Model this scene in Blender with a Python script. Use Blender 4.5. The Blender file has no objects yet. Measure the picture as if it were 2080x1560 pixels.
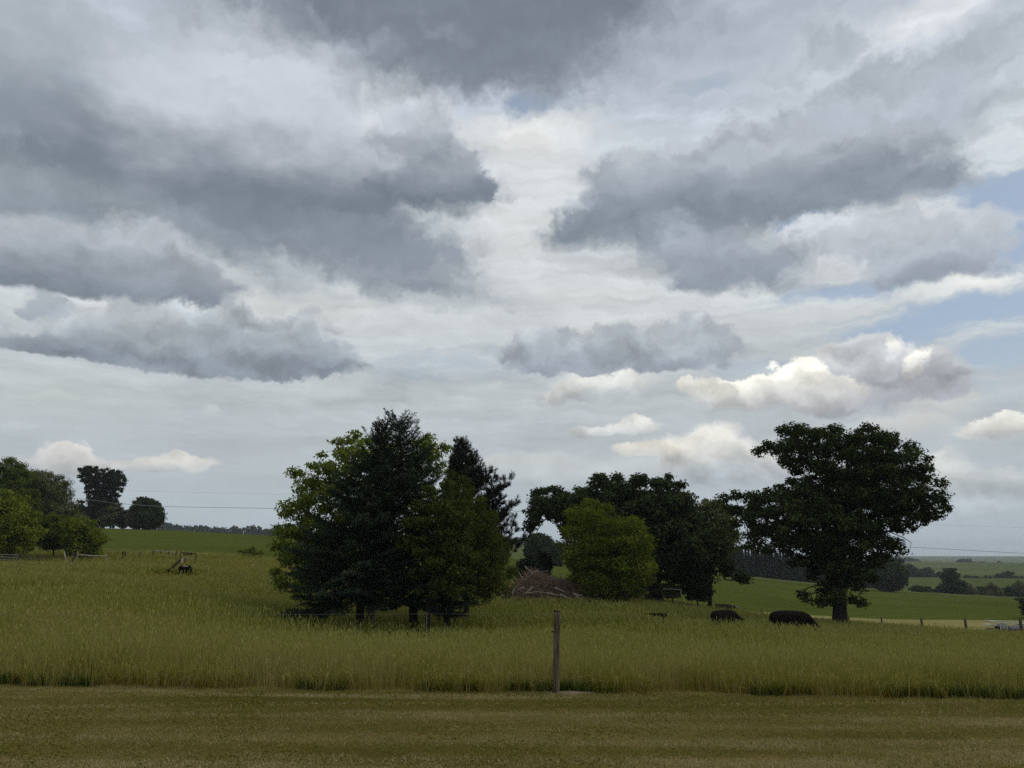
import bpy, math, random
import numpy as np
from mathutils import Vector

random.seed(7)
scene = bpy.context.scene
COL = scene.collection
R = math.radians

# ------------------------------------------------------------------ camera
# all measurements were taken on the 2080 x 1560 photograph
FPX = 1565.0
PITCH = math.atan((1110.0 - 780.0) / FPX)
CAM_Z = 2.4
cam_data = bpy.data.cameras.new("camera")
cam_data.sensor_width = 36.0
cam_data.lens = 36.0 * FPX / 2080.0
cam_data.clip_start = 0.1
cam_data.clip_end = 20000.0
cam = bpy.data.objects.new("camera", cam_data)
COL.objects.link(cam)
cam.location = (0, 0, CAM_Z)
cam.rotation_euler = (math.pi / 2 + PITCH, 0, 0)
scene.camera = cam


def ray(px, py):
    xc, yc = (px - 1040.0) / FPX, (780.0 - py) / FPX
    return np.array([xc, math.cos(PITCH) - yc * math.sin(PITCH), math.sin(PITCH) + yc * math.cos(PITCH)])


def at(px, py, d):
    """World point seen in the photograph at (px, py), d metres ahead of the camera."""
    r = ray(px, py)
    return np.array([0, 0, CAM_Z]) + r * (d / r[1])


def srgb(r, g, b):
    f = lambda c: (c / 255 / 12.92) if c <= 10 else ((c / 255 + 0.055) / 1.055) ** 2.4
    return (f(r), f(g), f(b))


# ------------------------------------------------------------------ render settings
scene.view_settings.view_transform = 'Standard'
scene.view_settings.look = 'None'
scene.view_settings.exposure = 0.3
scene.view_settings.gamma = 1.0
scene.view_settings.use_curve_mapping = False
scene.render.film_transparent = False
scene.cycles.max_bounces = 6
scene.cycles.diffuse_bounces = 3
scene.cycles.glossy_bounces = 2
scene.cycles.transmission_bounces = 3
scene.cycles.volume_bounces = 0
scene.cycles.transparent_max_bounces = 4
scene.cycles.use_denoising = False
scene.cycles.denoiser = 'OPENIMAGEDENOISE'
scene.cycles.denoising_input_passes = 'RGB_ALBEDO_NORMAL'
scene.cycles.denoising_prefilter = 'NONE'
scene.cycles.use_adaptive_sampling = True
scene.cycles.adaptive_threshold = 0.004
scene.cycles.adaptive_min_samples = 32


# ------------------------------------------------------------------ node helper
class NT:
    def __init__(self, tree):
        self.t = tree

    def new(self, kind, **kw):
        n = self.t.nodes.new(kind)
        for k, v in kw.items():
            setattr(n, k, v)
        return n

    def put(self, sock, v):
        if isinstance(v, S):
            self.t.links.new(v.s, sock)
        elif hasattr(v, 'is_output'):
            self.t.links.new(v, sock)
        elif isinstance(v, (tuple, list)) and len(v) == 3 and sock.type == 'RGBA':
            sock.default_value = (*v, 1)
        else:
            sock.default_value = v

    def math(self, op, *a, clamp=False):
        n = self.new('ShaderNodeMath', operation=op, use_clamp=clamp)
        for i, v in enumerate(a):
            self.put(n.inputs[i], v)
        return S(self, n.outputs[0])

    def vmath(self, op, *a, out=0):
        n = self.new('ShaderNodeVectorMath', operation=op)
        for i, v in enumerate(a):
            if v is not None:
                self.put(n.inputs[i], v)
        return S(self, n.outputs[out])

    def noise(self, vec, scale, detail=4, rough=0.5, lac=2.0, dims='3D', out=0, dist=0.0):
        n = self.new('ShaderNodeTexNoise', noise_dimensions=dims)
        self.put(n.inputs['Vector'], vec)
        n.inputs['Scale'].default_value = scale
        n.inputs['Detail'].default_value = detail
        n.inputs['Roughness'].default_value = rough
        n.inputs['Lacunarity'].default_value = lac
        n.inputs['Distortion'].default_value = dist
        return S(self, n.outputs[out])

    def mix(self, f, a, b, blend='MIX'):
        n = self.new('ShaderNodeMix', data_type='RGBA', blend_type=blend)
        self.put(n.inputs[0], f)
        self.put(n.inputs[6], a)
        self.put(n.inputs[7], b)
        return S(self, n.outputs[2])

    def sstep(self, v, a, b, c=0.0, d=1.0):
        n = self.new('ShaderNodeMapRange', interpolation_type='SMOOTHSTEP')
        self.put(n.inputs[0], v)
        n.inputs[1].default_value = a
        n.inputs[2].default_value = b
        n.inputs[3].default_value = c
        n.inputs[4].default_value = d
        return S(self, n.outputs[0])

    def lin(self, v, a, b, c=0.0, d=1.0):
        n = self.new('ShaderNodeMapRange')
        self.put(n.inputs[0], v)
        n.inputs[1].default_value = a
        n.inputs[2].default_value = b
        n.inputs[3].default_value = c
        n.inputs[4].default_value = d
        return S(self, n.outputs[0])

    def ramp(self, f, stops):
        n = self.new('ShaderNodeValToRGB')
        self.put(n.inputs[0], f)
        e = n.color_ramp.elements
        while len(e) < len(stops):
            e.new(0.5)
        for el, (p, c) in zip(e, stops):
            el.position = p
            el.color = (*c, 1)
        return S(self, n.outputs[0])

    def xyz(self, x, y, z):
        n = self.new('ShaderNodeCombineXYZ')
        for i, v in enumerate((x, y, z)):
            self.put(n.inputs[i], v)
        return S(self, n.outputs[0])

    def sep(self, v):
        n = self.new('ShaderNodeSeparateXYZ')
        self.put(n.inputs[0], v)
        return [S(self, o) for o in n.outputs]


class S:
    def __init__(self, nt, s):
        self.nt, self.s = nt, s

    def __add__(self, o): return self.nt.math('ADD', self, o)
    __radd__ = __add__
    def __mul__(self, o): return self.nt.math('MULTIPLY', self, o)
    __rmul__ = __mul__
    def __sub__(self, o): return self.nt.math('SUBTRACT', self, o)
    def __rsub__(self, o): return self.nt.math('SUBTRACT', o, self)
    def __truediv__(self, o): return self.nt.math('DIVIDE', self, o)
# ------------------------------------------------------------------ sky: Nishita behind layers of procedural cloud
SUN_EL, SUN_AZ = R(56), R(75)          # azimuth from +Y (ahead), negative = left


def azel(px, py):
    r = ray(px, py)
    return np.array([math.atan2(r[0], r[1]), math.atan2(r[2], math.hypot(r[0], r[1]))])


def build_world():
    w = bpy.data.worlds.new("World")
    scene.world = w
    w.use_nodes = True
    t = w.node_tree
    t.nodes.clear()
    N = NT(t)
    tc = N.new('ShaderNodeTexCoord').outputs['Generated']
    d = N.vmath('NORMALIZE', tc)
    x, y, z = N.sep(d)
    az = N.math('ARCTAN2', x, y)
    el = N.math('ARCSINE', z)
    P = N.xyz(az, el, 0.0)

    near = N.lin(el, 0.03, 0.40, 0.42, 1.0)          # clouds low over the horizon are farther off: finer edges

    def warp(scale, detail, rough, amp, ys=1.0, seed=0.0):
        q = N.vmath('MULTIPLY_ADD', P, (1.0, ys, 1.0), (seed, seed * 1.7, seed * .3))
        c = N.noise(q, scale, detail, rough, dims='2D', out=1)
        c = N.vmath('MULTIPLY_ADD', c, (amp, amp * 0.8, 0.0), (-amp * .5, -amp * .4, 0.0))
        n = N.vmath('SCALE', c, None)
        N.put(n.s.node.inputs['Scale'], near)
        return n

    big = warp(6.0, 2, 0.5, 0.05, 1.5, 3.1)
    fine = warp(23.0, 7, 0.62, 0.068, 1.15, 7.7)
    Pb = N.vmath('ADD', P, big)
    Pw = N.vmath('ADD', Pb, fine)                                   # billowing edges
    Ps = N.vmath('MULTIPLY_ADD', N.vmath('ADD', big, fine), (1.3, 0.5, 0), P)   # streaky edges
    _, ewb, _ = N.sep(N.vmath('MULTIPLY_ADD', fine, (0.4, 0.4, 0), Pb))
    # relief: difference of the same noise a little higher and lower
    rq = N.vmath('MULTIPLY_ADD', Pw, (1.0, 1.5, 1.0), (11.0, 4.0, 0.0))
    rq2 = N.vmath('ADD', rq, (0.006, 0.022, 0))
    n0 = N.noise(rq, 13.0, 4, 0.5, dims='2D')
    n1 = N.noise(rq2, 13.0, 4, 0.5, dims='2D')
    relief = n0 - n1
    nlow = N.noise(N.vmath('MULTIPLY_ADD', P, (1, 2.2, 1), (5.0, 9.0, 0)), 6.0, 4, 0.55, dims='2D') - 0.5
    edgy = N.math('MULTIPLY_ADD', relief, 0.75, N.math('MULTIPLY_ADD', nlow, 0.45, -1.09))
    shade = {}
    for rv in (0.25, 0.6, 1.1):
        kk = N.math('MULTIPLY_ADD', relief, rv, 1.0)
        shade[rv] = N.xyz(kk, kk, kk)

    # ---- clear sky and high veil
    sky = N.new('ShaderNodeTexSky', sky_type='NISHITA')
    sky.sun_disc = False
    sky.sun_elevation = SUN_EL
    sky.sun_rotation = SUN_AZ
    sky.air_density = 1.0
    sky.dust_density = 1.5
    sky.ozone_density = 1.0
    G = 10.0                                                    # cloud radiances over the Background strength of 0.1
    sc = lambda r, g, b: tuple(c * G for c in srgb(r, g, b))
    blue = N.mix(1.0, sky.outputs[0], (0.80, 0.80, 0.80), 'MULTIPLY')
    blue = N.mix(0.45, blue, sc(160, 174, 186))
    elr = lambda row: float(azel(1040, row)[1])
    rows = [1300, 1110, 1020, 900, 760, 600, 420, 220, 0, -500]
    cols = [(60, 66, 50), (160, 170, 178), (163, 171, 177), (168, 174, 178), (175, 180, 183), (188, 191, 192), (188, 193, 198), (178, 185, 196), (170, 177, 189), (178, 184, 194)]
    e0, e1 = elr(rows[0]), elr(rows[-1])
    veil = N.ramp(N.lin(el, e0, e1), [((elr(r) - e0) / (e1 - e0), srgb(*c)) for r, c in zip(rows, cols)])
    veil = N.vmath('SCALE', veil, None)
    veil.s.node.inputs['Scale'].default_value = G
    veil = N.vmath('MULTIPLY', veil, (.982, 1.0, 1.0))
    streak = N.noise(N.vmath('MULTIPLY', Ps, (1.0, 7.0, 1.0)), 5.0, 6, 0.62, dims='2D') - 0.5
    st2 = N.noise(N.vmath('MULTIPLY_ADD', Ps, (1.0, 3.0, 1.0), (4, 2, 0)), 9.0, 5, 0.6, dims='2D') - 0.5
    amp = N.sstep(el, 0.03, 0.25, 0.25, 1.0)
    k = (streak * 0.72 + st2 * 0.42) * amp + 1.0

    turned = {}

    def ell(Pp, px, py, rx, ry, rot=0.0):
        """Distance from an ellipse's centre in radii; centre and radii are angles on the sky."""
        rot = round(rot / 10.0) * 10
        c = azel(px, py)
        kx = float(np.linalg.norm(azel(px + 5, py) - azel(px - 5, py))) / 10
        ky = float(np.linalg.norm(azel(px, py + 5) - azel(px, py - 5))) / 10
        ix, iy = 1 / (rx * kx), 1 / (ry * ky)
        cx, cy = float(c[0]), float(c[1])
        Q = Pp
        if rot:
            key = (id(Pp), rot)
            a = R(rot)
            if key not in turned:
                n = N.new('ShaderNodeVectorRotate', rotation_type='Z_AXIS')
                N.put(n.inputs['Vector'], Pp)
                n.inputs['Angle'].default_value = a
                turned[key] = S(N, n.outputs[0])
            Q = turned[key]
            cx, cy = cx * math.cos(a) - cy * math.sin(a), cx * math.sin(a) + cy * math.cos(a)
        return N.vmath('LENGTH', N.vmath('MULTIPLY_ADD', Q, (ix, iy, 0), (-cx * ix, -cy * iy, 0)), out=1)

    # ---- blue gaps in the veil (and paler, brighter places)
    col = veil
    for (px, py, rx, ry, rot, op, c) in VEIL:
        m = N.sstep(ell(Ps, px, py, rx, ry, rot) + streak * 1.4 + st2 * 1.0, 1.4, 0.1, 0.0, op)
        col = N.mix(m, col, sc(c[0] * .99, c[1], c[2]))
    col = N.vmath('MULTIPLY', col, N.xyz(k, k, k))
    for (px, py, rx, ry, rot, op) in BLUE:
        m = N.sstep(ell(Ps, px, py, rx, ry, rot) + streak * 1.6 + st2 * 1.2, 1.25, 0.25, 0.0, op)
        col = N.mix(m, col, blue)
    # ---- clouds, far to near
    for cl in CLOUDS:
        f = None
        for e in cl['e']:
            r = ell(Pw, *e)
            f = r if f is None else N.math('SMOOTH_MIN', f, r, cl.get('k', 0.35))
        f = f + edgy
        if 'base' in cl:                                        # a flattish underside
            bx, by, tilt = cl['base']
            c = azel(bx, by)
            h = cl.get('bh', 45) / FPX
            g = N.vmath('DOT_PRODUCT', Ps, (-tilt / h, -1 / h, 0), out=1)
            g = g + (float(c[1]) + tilt * float(c[0])) / h
            f = N.math('SMOOTH_MAX', f, g, 0.5)
        def sc2(r, g, b):                                       # a little more neutral and lighter in the shaded parts
            m_ = (r + g + b) / 3
            up = 7 if m_ < 155 else 0
            return sc(*[(c + (m_ - c) * .10 + up) * q for c, q in zip((r, g, b), (.986, 1.0, .998))])
        sf = cl['soft'] * (1.25 if cl['e'][0][1] < 600 else 1.1)
        mask = N.sstep(f, sf, -sf, 0.0, cl.get('op', 1.0))
        top, bot = cl['rows']
        ev0, ev1 = float(azel(cl['e'][0][0], top)[1]), float(azel(cl['e'][0][0], bot)[1])
        tv = N.math('MULTIPLY_ADD', nlow, (ev1 - ev0) * cl.get('mot', 0.7), ewb)
        tv = N.sstep(tv, ev0 + .05 * (ev1 - ev0), ev0 + .95 * (ev1 - ev0))
        body = N.mix(tv, sc2(*cl['top']), sc2(*cl['bot']))
        rim = N.sstep(f, 0.1, -cl.get('rimw', 0.45), cl.get('rim', 0.5), 0.0) * N.math('SUBTRACT', 1.0, tv)
        body = N.mix(rim, body, sc(*cl.get('rimc', (205, 207, 210))))
        body = N.vmath('MULTIPLY', body, shade[min(shade, key=lambda v: abs(v - cl.get('rel', 0.6)))])
        col = N.mix(mask, col, body)
    # no negative light below the horizon: the far ground colour
    bg = N.new('ShaderNodeBackground')
    N.put(bg.inputs[0], col)
    bg.inputs[1].default_value = 0.1
    out = N.new('ShaderNodeOutputWorld')
    t.links.new(bg.outputs[0], out.inputs[0])
    w.cycles.sampling_method = 'MANUAL'
    w.cycles.sample_map_resolution = 256


BLUE = [
    (2050, 410, 150, 80, 10, 1.0), (2070, 500, 110, 80, 0, 1.0), (1960, 640, 290, 56, 0, 1.0), (1720, 592, 210, 22, 0, 0.9), (1850, 660, 120, 40, 0, 1.0),
    (1085, 208, 95, 30, -10, 1.0), (1440, 163, 70, 18, 0, 0.9), (1640, 452, 70, 28, 0, 1.0), (900, 735, 220, 36, 0, 0.35), (2030, 715, 190, 44, 0, 0.8),
    (1560, 745, 140, 18, 0, 0.4), (640, 560, 160, 25, 0, 0.2), (1980, 800, 200, 30, 0, 0.3),
]
VEIL = [
    (1070, 335, 190, 130, 0, 0.9, (206, 208, 209)), (1060, 268, 140, 42, 0, 0.9, (216, 215, 213)), (1000, 470, 160, 80, 0, 0.6, (202, 203, 202)),
    (1690, 540, 180, 70, 0, 0.9, (206, 208, 207)), (1990, 572, 180, 30, 0, 1.0, (210, 210, 208)), (2010, 320, 120, 40, 0, 0.5, (196, 201, 209)),
    (420, 598, 330, 24, 0, 0.7, (198, 199, 197)), (1350, 640, 420, 60, 0, 0.6, (197, 200, 202)), (800, 620, 360, 60, 0, 0.5, (195, 198, 199)),
    (1740, 100, 200, 50, 0, 0.7, (198, 202, 209)), (1900, 30, 190, 44, -10, 0.9, (216, 217, 221)), (640, 120, 220, 50, 10, 0.6, (186, 190, 199)),
    (30, 800, 300, 50, 0, 0.4, (184, 188, 187)), (1000, 960, 900, 30, 0, 0.3, (176, 181, 183)), (1300, 560, 500, 30, 0, 0.4, (198, 201, 204)),
]
CLOUDS = [
    # pale heaps near the horizon
    dict(e=[(130, 932, 64, 26, 0), (60, 943, 60, 18, 0), (190, 942, 50, 17, 0), (150, 918, 30, 14, 0)], base=(130, 964, 0), bh=18, rows=(905, 968), soft=0.22, top=(203, 197, 192), bot=(168, 172, 176), op=0.85, rim=0.2, rel=1.1),
    dict(e=[(350, 943, 76, 17, 0), (280, 946, 50, 13, 0), (375, 932, 32, 13, 0)], base=(350, 961, 0), bh=16, rows=(922, 966), soft=0.22, top=(203, 197, 191), bot=(170, 174, 177), op=0.85, rim=0.2, rel=1.1),
    dict(e=[(1100, 955, 100, 32, 0), (1230, 965, 120, 26, 0), (1010, 950, 60, 20, 0), (1080, 938, 40, 16, 0)], rows=(920, 1000), soft=0.4, top=(190, 190, 189), bot=(160, 168, 174), op=0.75, rim=0.2, rel=0.6),
    dict(e=[(1450, 900, 60, 40, 0), (1520, 925, 70, 32, 0), (1400, 925, 60, 40, 0), (1470, 960, 120, 34, 0), (1560, 960, 60, 24, 0)], base=(1450, 1000, 0), bh=30, rows=(865, 990), soft=0.22, top=(208, 203, 196), bot=(162, 168, 175), op=0.95, rim=0.3, rel=1.1),
    dict(e=[(1330, 918, 66, 17, 0), (1285, 912, 32, 12, 0)], base=(1330, 936, 0.03), bh=18, rows=(898, 945), soft=0.25, top=(214, 207, 196), bot=(174, 176, 178), op=0.9, rim=0.2, rel=1.1),
    dict(e=[(1990, 1000, 120, 40, 0), (1930, 960, 60, 30, 0), (2050, 985, 70, 30, 0), (1910, 935, 40, 15, 0)], rows=(930, 1030), soft=0.4, top=(192, 192, 190), bot=(163, 170, 176), op=0.8, rim=0.2, rel=1.1),
    dict(e=[(1270, 872, 72, 17, 0), (1210, 872, 42, 14, 0), (1300, 860, 36, 14, 0)], base=(1260, 886, 0), bh=16, rows=(846, 892), soft=0.22, top=(213, 210, 203), bot=(172, 175, 178), op=0.95, rim=0.2, rel=1.1),
    dict(e=[(2010, 878, 66, 15, 0), (2060, 852, 40, 14, 0), (2000, 866, 28, 10, 0)], base=(2010, 893, 0), bh=16, rows=(850, 898), soft=0.25, top=(216, 212, 205), bot=(174, 177, 181), op=0.95, rim=0.2, rel=1.1),
    dict(e=[(1830, 865, 90, 20, 0)], rows=(845, 890), soft=0.5, top=(196, 194, 190), bot=(174, 175, 178), op=0.7, rim=0.1, rel=0.25),
    dict(e=[(435, 827, 22, 8, 0)], rows=(815, 838), soft=0.5, top=(190, 191, 190), bot=(176, 180, 182), op=0.7, rim=0.1, rel=0.25),
    dict(e=[(70, 812, 90, 9, 0)], rows=(800, 822), soft=0.6, top=(190, 191, 188), bot=(176, 180, 180), op=0.5, rim=0.1, rel=0.25),
    dict(e=[(1240, 790, 90, 32, 0), (1220, 768, 46, 20, 0), (1170, 800, 60, 18, 0)], base=(1240, 817, 0), bh=22, rows=(748, 822), soft=0.25, top=(214, 211, 205), bot=(165, 169, 173), op=0.95, rim=0.2, rel=1.1),
    # sunlit cumulus and its grey companion
    dict(e=[(1830, 775, 130, 60, 0), (1740, 725, 74, 40, 0), (1890, 790, 80, 50, 0), (1800, 720, 60, 30, 0), (1720, 800, 100, 36, 0)], base=(1830, 836, 0), bh=26, rows=(690, 842), soft=0.2, top=(188, 189, 193), bot=(152, 154, 162), op=0.97, rim=0.4, rimc=(222, 218, 209), rel=1.1),
    dict(e=[(1620, 765, 50, 42, 0), (1555, 792, 70, 32, 0), (1680, 802, 80, 34, 0), (1480, 798, 42, 22, 0), (1625, 738, 30, 24, 0)], base=(1600, 836, 0), bh=26, rows=(742, 844), soft=0.13, top=(238, 233, 222), bot=(160, 160, 165), rim=0.4, rimc=(248, 243, 232), rel=1.1, k=0.2),
    dict(e=[(1440, 798, 48, 21, 0), (1408, 786, 26, 14, 0)], base=(1440, 820, 0), bh=16, rows=(772, 826), soft=0.2, top=(222, 217, 207), bot=(174, 175, 178), op=0.95, rim=0.2, rel=1.1),
    dict(e=[(1860, 728, 22, 15, 0), (1848, 752, 18, 16, 0)], rows=(705, 775), soft=0.3, top=(236, 231, 221), bot=(184, 182, 184), op=0.95, rim=0.2, rel=1.1),
    dict(e=[(1800, 705, 22, 12, 0)], rows=(692, 722), soft=0.3, top=(222, 219, 212), bot=(186, 186, 190), op=0.9, rim=0.2, rel=1.1),
    dict(e=[(1900, 828, 80, 16, 0)], rows=(808, 850), soft=0.5, top=(196, 194, 190), bot=(174, 175, 178), op=0.8, rim=0.1, rel=0.25),
    # grey cumulus in the middle, low
    dict(e=[(1110, 712, 88, 40, 0), (1250, 708, 100, 40, 0), (1410, 696, 80, 50, 0), (1385, 668, 50, 26, 0), (1150, 735, 130, 24, 0), (1320, 735, 160, 24, 0)], base=(1250, 761, 0), bh=18, rows=(660, 760), soft=0.16, top=(166, 171, 178), bot=(138, 144, 156), rim=0.5, rimc=(190, 192, 195), rel=1.1),
    # low left cumulus
    dict(e=[(330, 645, 100, 46, 0), (230, 685, 110, 44, 0), (450, 670, 140, 64, 0), (560, 685, 130, 62, 0), (650, 712, 80, 46, 0), (80, 712, 110, 28, 0), (400, 728, 340, 32, 0), (0, 705, 70, 22, 0)], base=(380, 762, 0.04), bh=20, rows=(600, 745), soft=0.14, top=(172, 177, 183), bot=(122, 130, 141), rim=0.5, rimc=(202, 203, 203), rel=1.1),
    dict(e=[(105, 622, 54, 22, 10), (70, 630, 40, 12, 0)], rows=(595, 655), soft=0.25, top=(158, 164, 173), bot=(142, 149, 160), op=0.95, rim=0.3, rel=0.6),
    # upper right heaps
    dict(e=[(1690, 105, 100, 46, 0), (1590, 155, 70, 30, 0), (1760, 190, 160, 66, -10), (1940, 150, 160, 76, -20), (2060, 70, 100, 76, 0), (1690, 250, 180, 56, 0), (1850, 250, 180, 56, -10)], rows=(60, 310), soft=0.5, top=(166, 171, 181), bot=(160, 166, 178), op=0.9, rim=0.4, rimc=(208, 210, 216), rel=0.6),
    dict(e=[(1380, 130, 260, 66, 0), (1240, 80, 200, 80, 0), (1500, 60, 250, 60, 0)], rows=(40, 200), soft=0.8, top=(154, 161, 172), bot=(168, 175, 186), op=0.8, rim=0.3, rel=0.25),
    # right pair
    dict(e=[(1870, 505, 150, 60, 0), (1780, 478, 130, 44, 0), (1960, 500, 78, 52, 0), (1700, 470, 110, 30, 0), (1900, 540, 120, 42, 0)], base=(1860, 580, 0), bh=22, rows=(425, 585), soft=0.22, top=(186, 189, 197), bot=(136, 144, 157), rim=0.4, rimc=(210, 211, 214), rel=0.6),
    dict(e=[(1430, 500, 210, 60, 20), (1480, 545, 130, 44, 0), (1560, 545, 50, 36, 0)], base=(1470, 596, 0.05), bh=20, rows=(470, 590), soft=0.34, top=(142, 149, 160), bot=(128, 136, 149), rim=0.15, rimc=(194, 196, 201), rel=0.6),
    dict(e=[(1300, 405, 125, 82, -10), (1240, 452, 120, 48, -10), (1500, 360, 190, 86, 0), (1680, 370, 200, 76, 0), (1830, 385, 150, 58, 0), (1470, 415, 120, 46, 0), (1245, 362, 50, 40, 0)], base=(1500, 470, -0.02), bh=40, rows=(290, 455), soft=0.3, top=(164, 169, 179), bot=(118, 127, 139), rim=0.25, rimc=(196, 199, 206), rel=0.6),
    # left masses
    dict(e=[(420, 230, 420, 190, 0), (120, 150, 260, 190, 0)], rows=(60, 380), soft=0.9, top=(164, 170, 181), bot=(146, 153, 163), op=0.95, rim=0.1, rel=0.25),
    dict(e=[(300, 410, 460, 110, 0), (640, 455, 280, 70, 20)], rows=(280, 520), soft=0.75, top=(132, 140, 150), bot=(128, 136, 147), op=0.95, rim=0.1, rel=0.25),
    dict(e=[(90, 170, 190, 130, 0), (40, 80, 150, 110, 0), (150, 240, 230, 70, 0), (0, 230, 160, 80, 0)], base=(90, 330, 0), bh=70, rows=(60, 290), soft=0.6, top=(158, 165, 175), bot=(114, 123, 134), op=0.95, rim=0.25, rimc=(190, 193, 202), rel=0.25),
    dict(e=[(120, 395, 330, 75, 0), (340, 440, 190, 46, 10), (-40, 380, 150, 90, 0)], rows=(310, 470), soft=0.6, top=(128, 137, 147), bot=(116, 125, 136), op=0.9, rim=0.1, rel=0.6, mot=1.3),
    dict(e=[(100, 515, 160, 66, 0), (280, 508, 120, 56, 0), (350, 560, 130, 40, 0), (0, 530, 140, 70, 0), (200, 570, 260, 34, 0)], base=(180, 604, -0.01), bh=20, rows=(448, 598), soft=0.25, top=(164, 168, 177), bot=(112, 121, 133), rim=0.15, rimc=(185, 186, 192), rel=0.6),
    dict(e=[(660, 450, 290, 70, 20), (850, 525, 100, 36, 10), (470, 405, 190, 60, 20), (600, 400, 200, 60, 0)], rows=(380, 560), soft=0.42, top=(108, 117, 130), bot=(120, 128, 140), op=0.97, rim=0.12, rimc=(172, 177, 187), rel=0.25, mot=1.2),
    dict(e=[(380, 255, 180, 120, 0), (610, 230, 230, 130, 10), (760, 255, 160, 110, 10), (560, 355, 360, 80, 0), (300, 325, 260, 80, 0), (760, 370, 220, 60, 0)], base=(600, 440, 0.02), bh=70, rows=(160, 400), soft=0.32, top=(186, 189, 199), bot=(102, 111, 123), rim=0.25, rimc=(200, 202, 209), rel=0.25, mot=0.9),
    dict(e=[(880, 280, 68, 80, 0), (945, 365, 62, 50, 0), (820, 250, 90, 70, 0), (860, 370, 110, 48, 0)], base=(900, 416, 0.0), bh=24, rows=(195, 405), soft=0.16, top=(188, 191, 200), bot=(104, 113, 126), rim=0.4, rimc=(212, 213, 218), rel=0.6, mot=0.6),
    # dark cloud overhead
    dict(e=[(900, 0, 370, 125, 0), (650, -60, 270, 120, 0), (1040, 95, 200, 84, 0), (1190, 25, 120, 95, 0), (930, 122, 190, 70, 0)], rows=(-120, 190), soft=0.62, top=(104, 112, 124), bot=(106, 114, 125), rim=0.2, rimc=(165, 170, 180), rel=0.25, mot=1.2),
]
build_world()
# ------------------------------------------------------------------ objects, names, labels
def tag(o, label=None, cat=None, group=None, kind=None):
    if label: o['label'] = label
    if cat: o['category'] = cat
    if group: o['group'] = group
    if kind: o['kind'] = kind
    return o


def empty(name, loc, rz=0.0):
    o = bpy.data.objects.new(name, None)
    COL.objects.link(o)
    o.location = loc
    o.rotation_euler = (0, 0, rz)
    o.empty_display_size = 0.2
    return o


def link(name, me, mat, parent=None, world=True):
    """Link a mesh; with a parent its world-space vertices are moved into the parent's space."""
    if mat is not None:
        me.materials.append(mat)
    o = bpy.data.objects.new(name, me)
    COL.objects.link(o)
    if parent is not None:
        o.parent = parent
        if world:
            n = len(me.vertices)
            co = np.empty(n * 3, np.float32)
            me.vertices.foreach_get('co', co)
            co = co.reshape(-1, 3) - np.array(parent.location, np.float32)
            me.vertices.foreach_set('co', co.ravel())
            me.update()
    return o


def np_mesh(name, V, F, attrs=None, smooth=False):
    V = np.asarray(V, np.float32)
    F = np.asarray(F, np.int32)
    me = bpy.data.meshes.new(name)
    k = F.shape[1]
    me.vertices.add(len(V))
    me.vertices.foreach_set('co', V.ravel())
    me.loops.add(F.size)
    me.loops.foreach_set('vertex_index', F.ravel())
    me.polygons.add(len(F))
    me.polygons.foreach_set('loop_start', np.arange(0, F.size, k, dtype=np.int32))
    me.polygons.foreach_set('use_smooth', np.full(len(F), smooth, dtype=bool))
    me.update(calc_edges=True)
    for a, v in (attrs or {}).items():
        at_ = me.attributes.new(a, 'FLOAT', 'POINT')
        at_.data.foreach_set('value', np.asarray(v, np.float32))
    return me


class MB:
    """Collects tubes, boxes and free quads into one mesh."""
    def __init__(self):
        self.v, self.f, self.n = [], [], 0

    def add(self, V, F):
        V = np.asarray(V, float)
        self.v.append(V)
        for f in F:
            self.f.append([i + self.n for i in f])
        self.n += len(V)

    def tube(self, pts, rad, sides=6, cap=True):
        pts = [np.asarray(p, float) for p in pts]
        rings = []
        up0 = None
        for i, p in enumerate(pts):
            t = pts[min(i + 1, len(pts) - 1)] - pts[max(i - 1, 0)]
            t = t / (np.linalg.norm(t) + 1e-9)
            if up0 is None:
                up0 = np.array([0, 1, 0.0]) if abs(t[1]) < 0.8 else np.array([1, 0, 0.0])
            a = np.cross(t, up0); a /= np.linalg.norm(a) + 1e-9
            b = np.cross(t, a)
            up0 = b if np.linalg.norm(b) > .1 else up0
            up0 = np.cross(a, t)
            ang = np.arange(sides) * 2 * math.pi / sides
            r = rad[i] if hasattr(rad, '__len__') else rad
            rings.append(p + r * (np.outer(np.cos(ang), a) + np.outer(np.sin(ang), b)))
        F = []
        for i in range(len(pts) - 1):
            for j in range(sides):
                j2 = (j + 1) % sides
                F.append([i * sides + j, i * sides + j2, (i + 1) * sides + j2, (i + 1) * sides + j])
        if cap:
            F.append(list(range(sides))[::-1])
            F.append([(len(pts) - 1) * sides + j for j in range(sides)])
        self.add(np.vstack(rings), F)
        return self

    def box(self, c, s, rz=0.0, tilt=None):
        c = np.asarray(c, float); h = np.asarray(s, float) / 2
        P = np.array([[x, y, z] for x in (-1, 1) for y in (-1, 1) for z in (-1, 1)]) * h
        if tilt is not None:
            P = P @ np.array(tilt.to_3x3()).T if hasattr(tilt, 'to_3x3') else P
        ca, sa = math.cos(rz), math.sin(rz)
        P = np.column_stack([P[:, 0] * ca - P[:, 1] * sa, P[:, 0] * sa + P[:, 1] * ca, P[:, 2]]) + c
        self.add(P, [[0, 1, 3, 2], [4, 6, 7, 5], [0, 4, 5, 1], [2, 3, 7, 6], [0, 2, 6, 4], [1, 5, 7, 3]])
        return self

    def build(self, name, mat, parent=None, smooth=False, world=True):
        me = bpy.data.meshes.new(name)
        me.from_pydata(np.vstack(self.v).tolist(), [], self.f)
        if smooth:
            me.polygons.foreach_set('use_smooth', np.ones(len(me.polygons), dtype=bool))
        me.update()
        return link(name, me, mat, parent, world)


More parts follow.
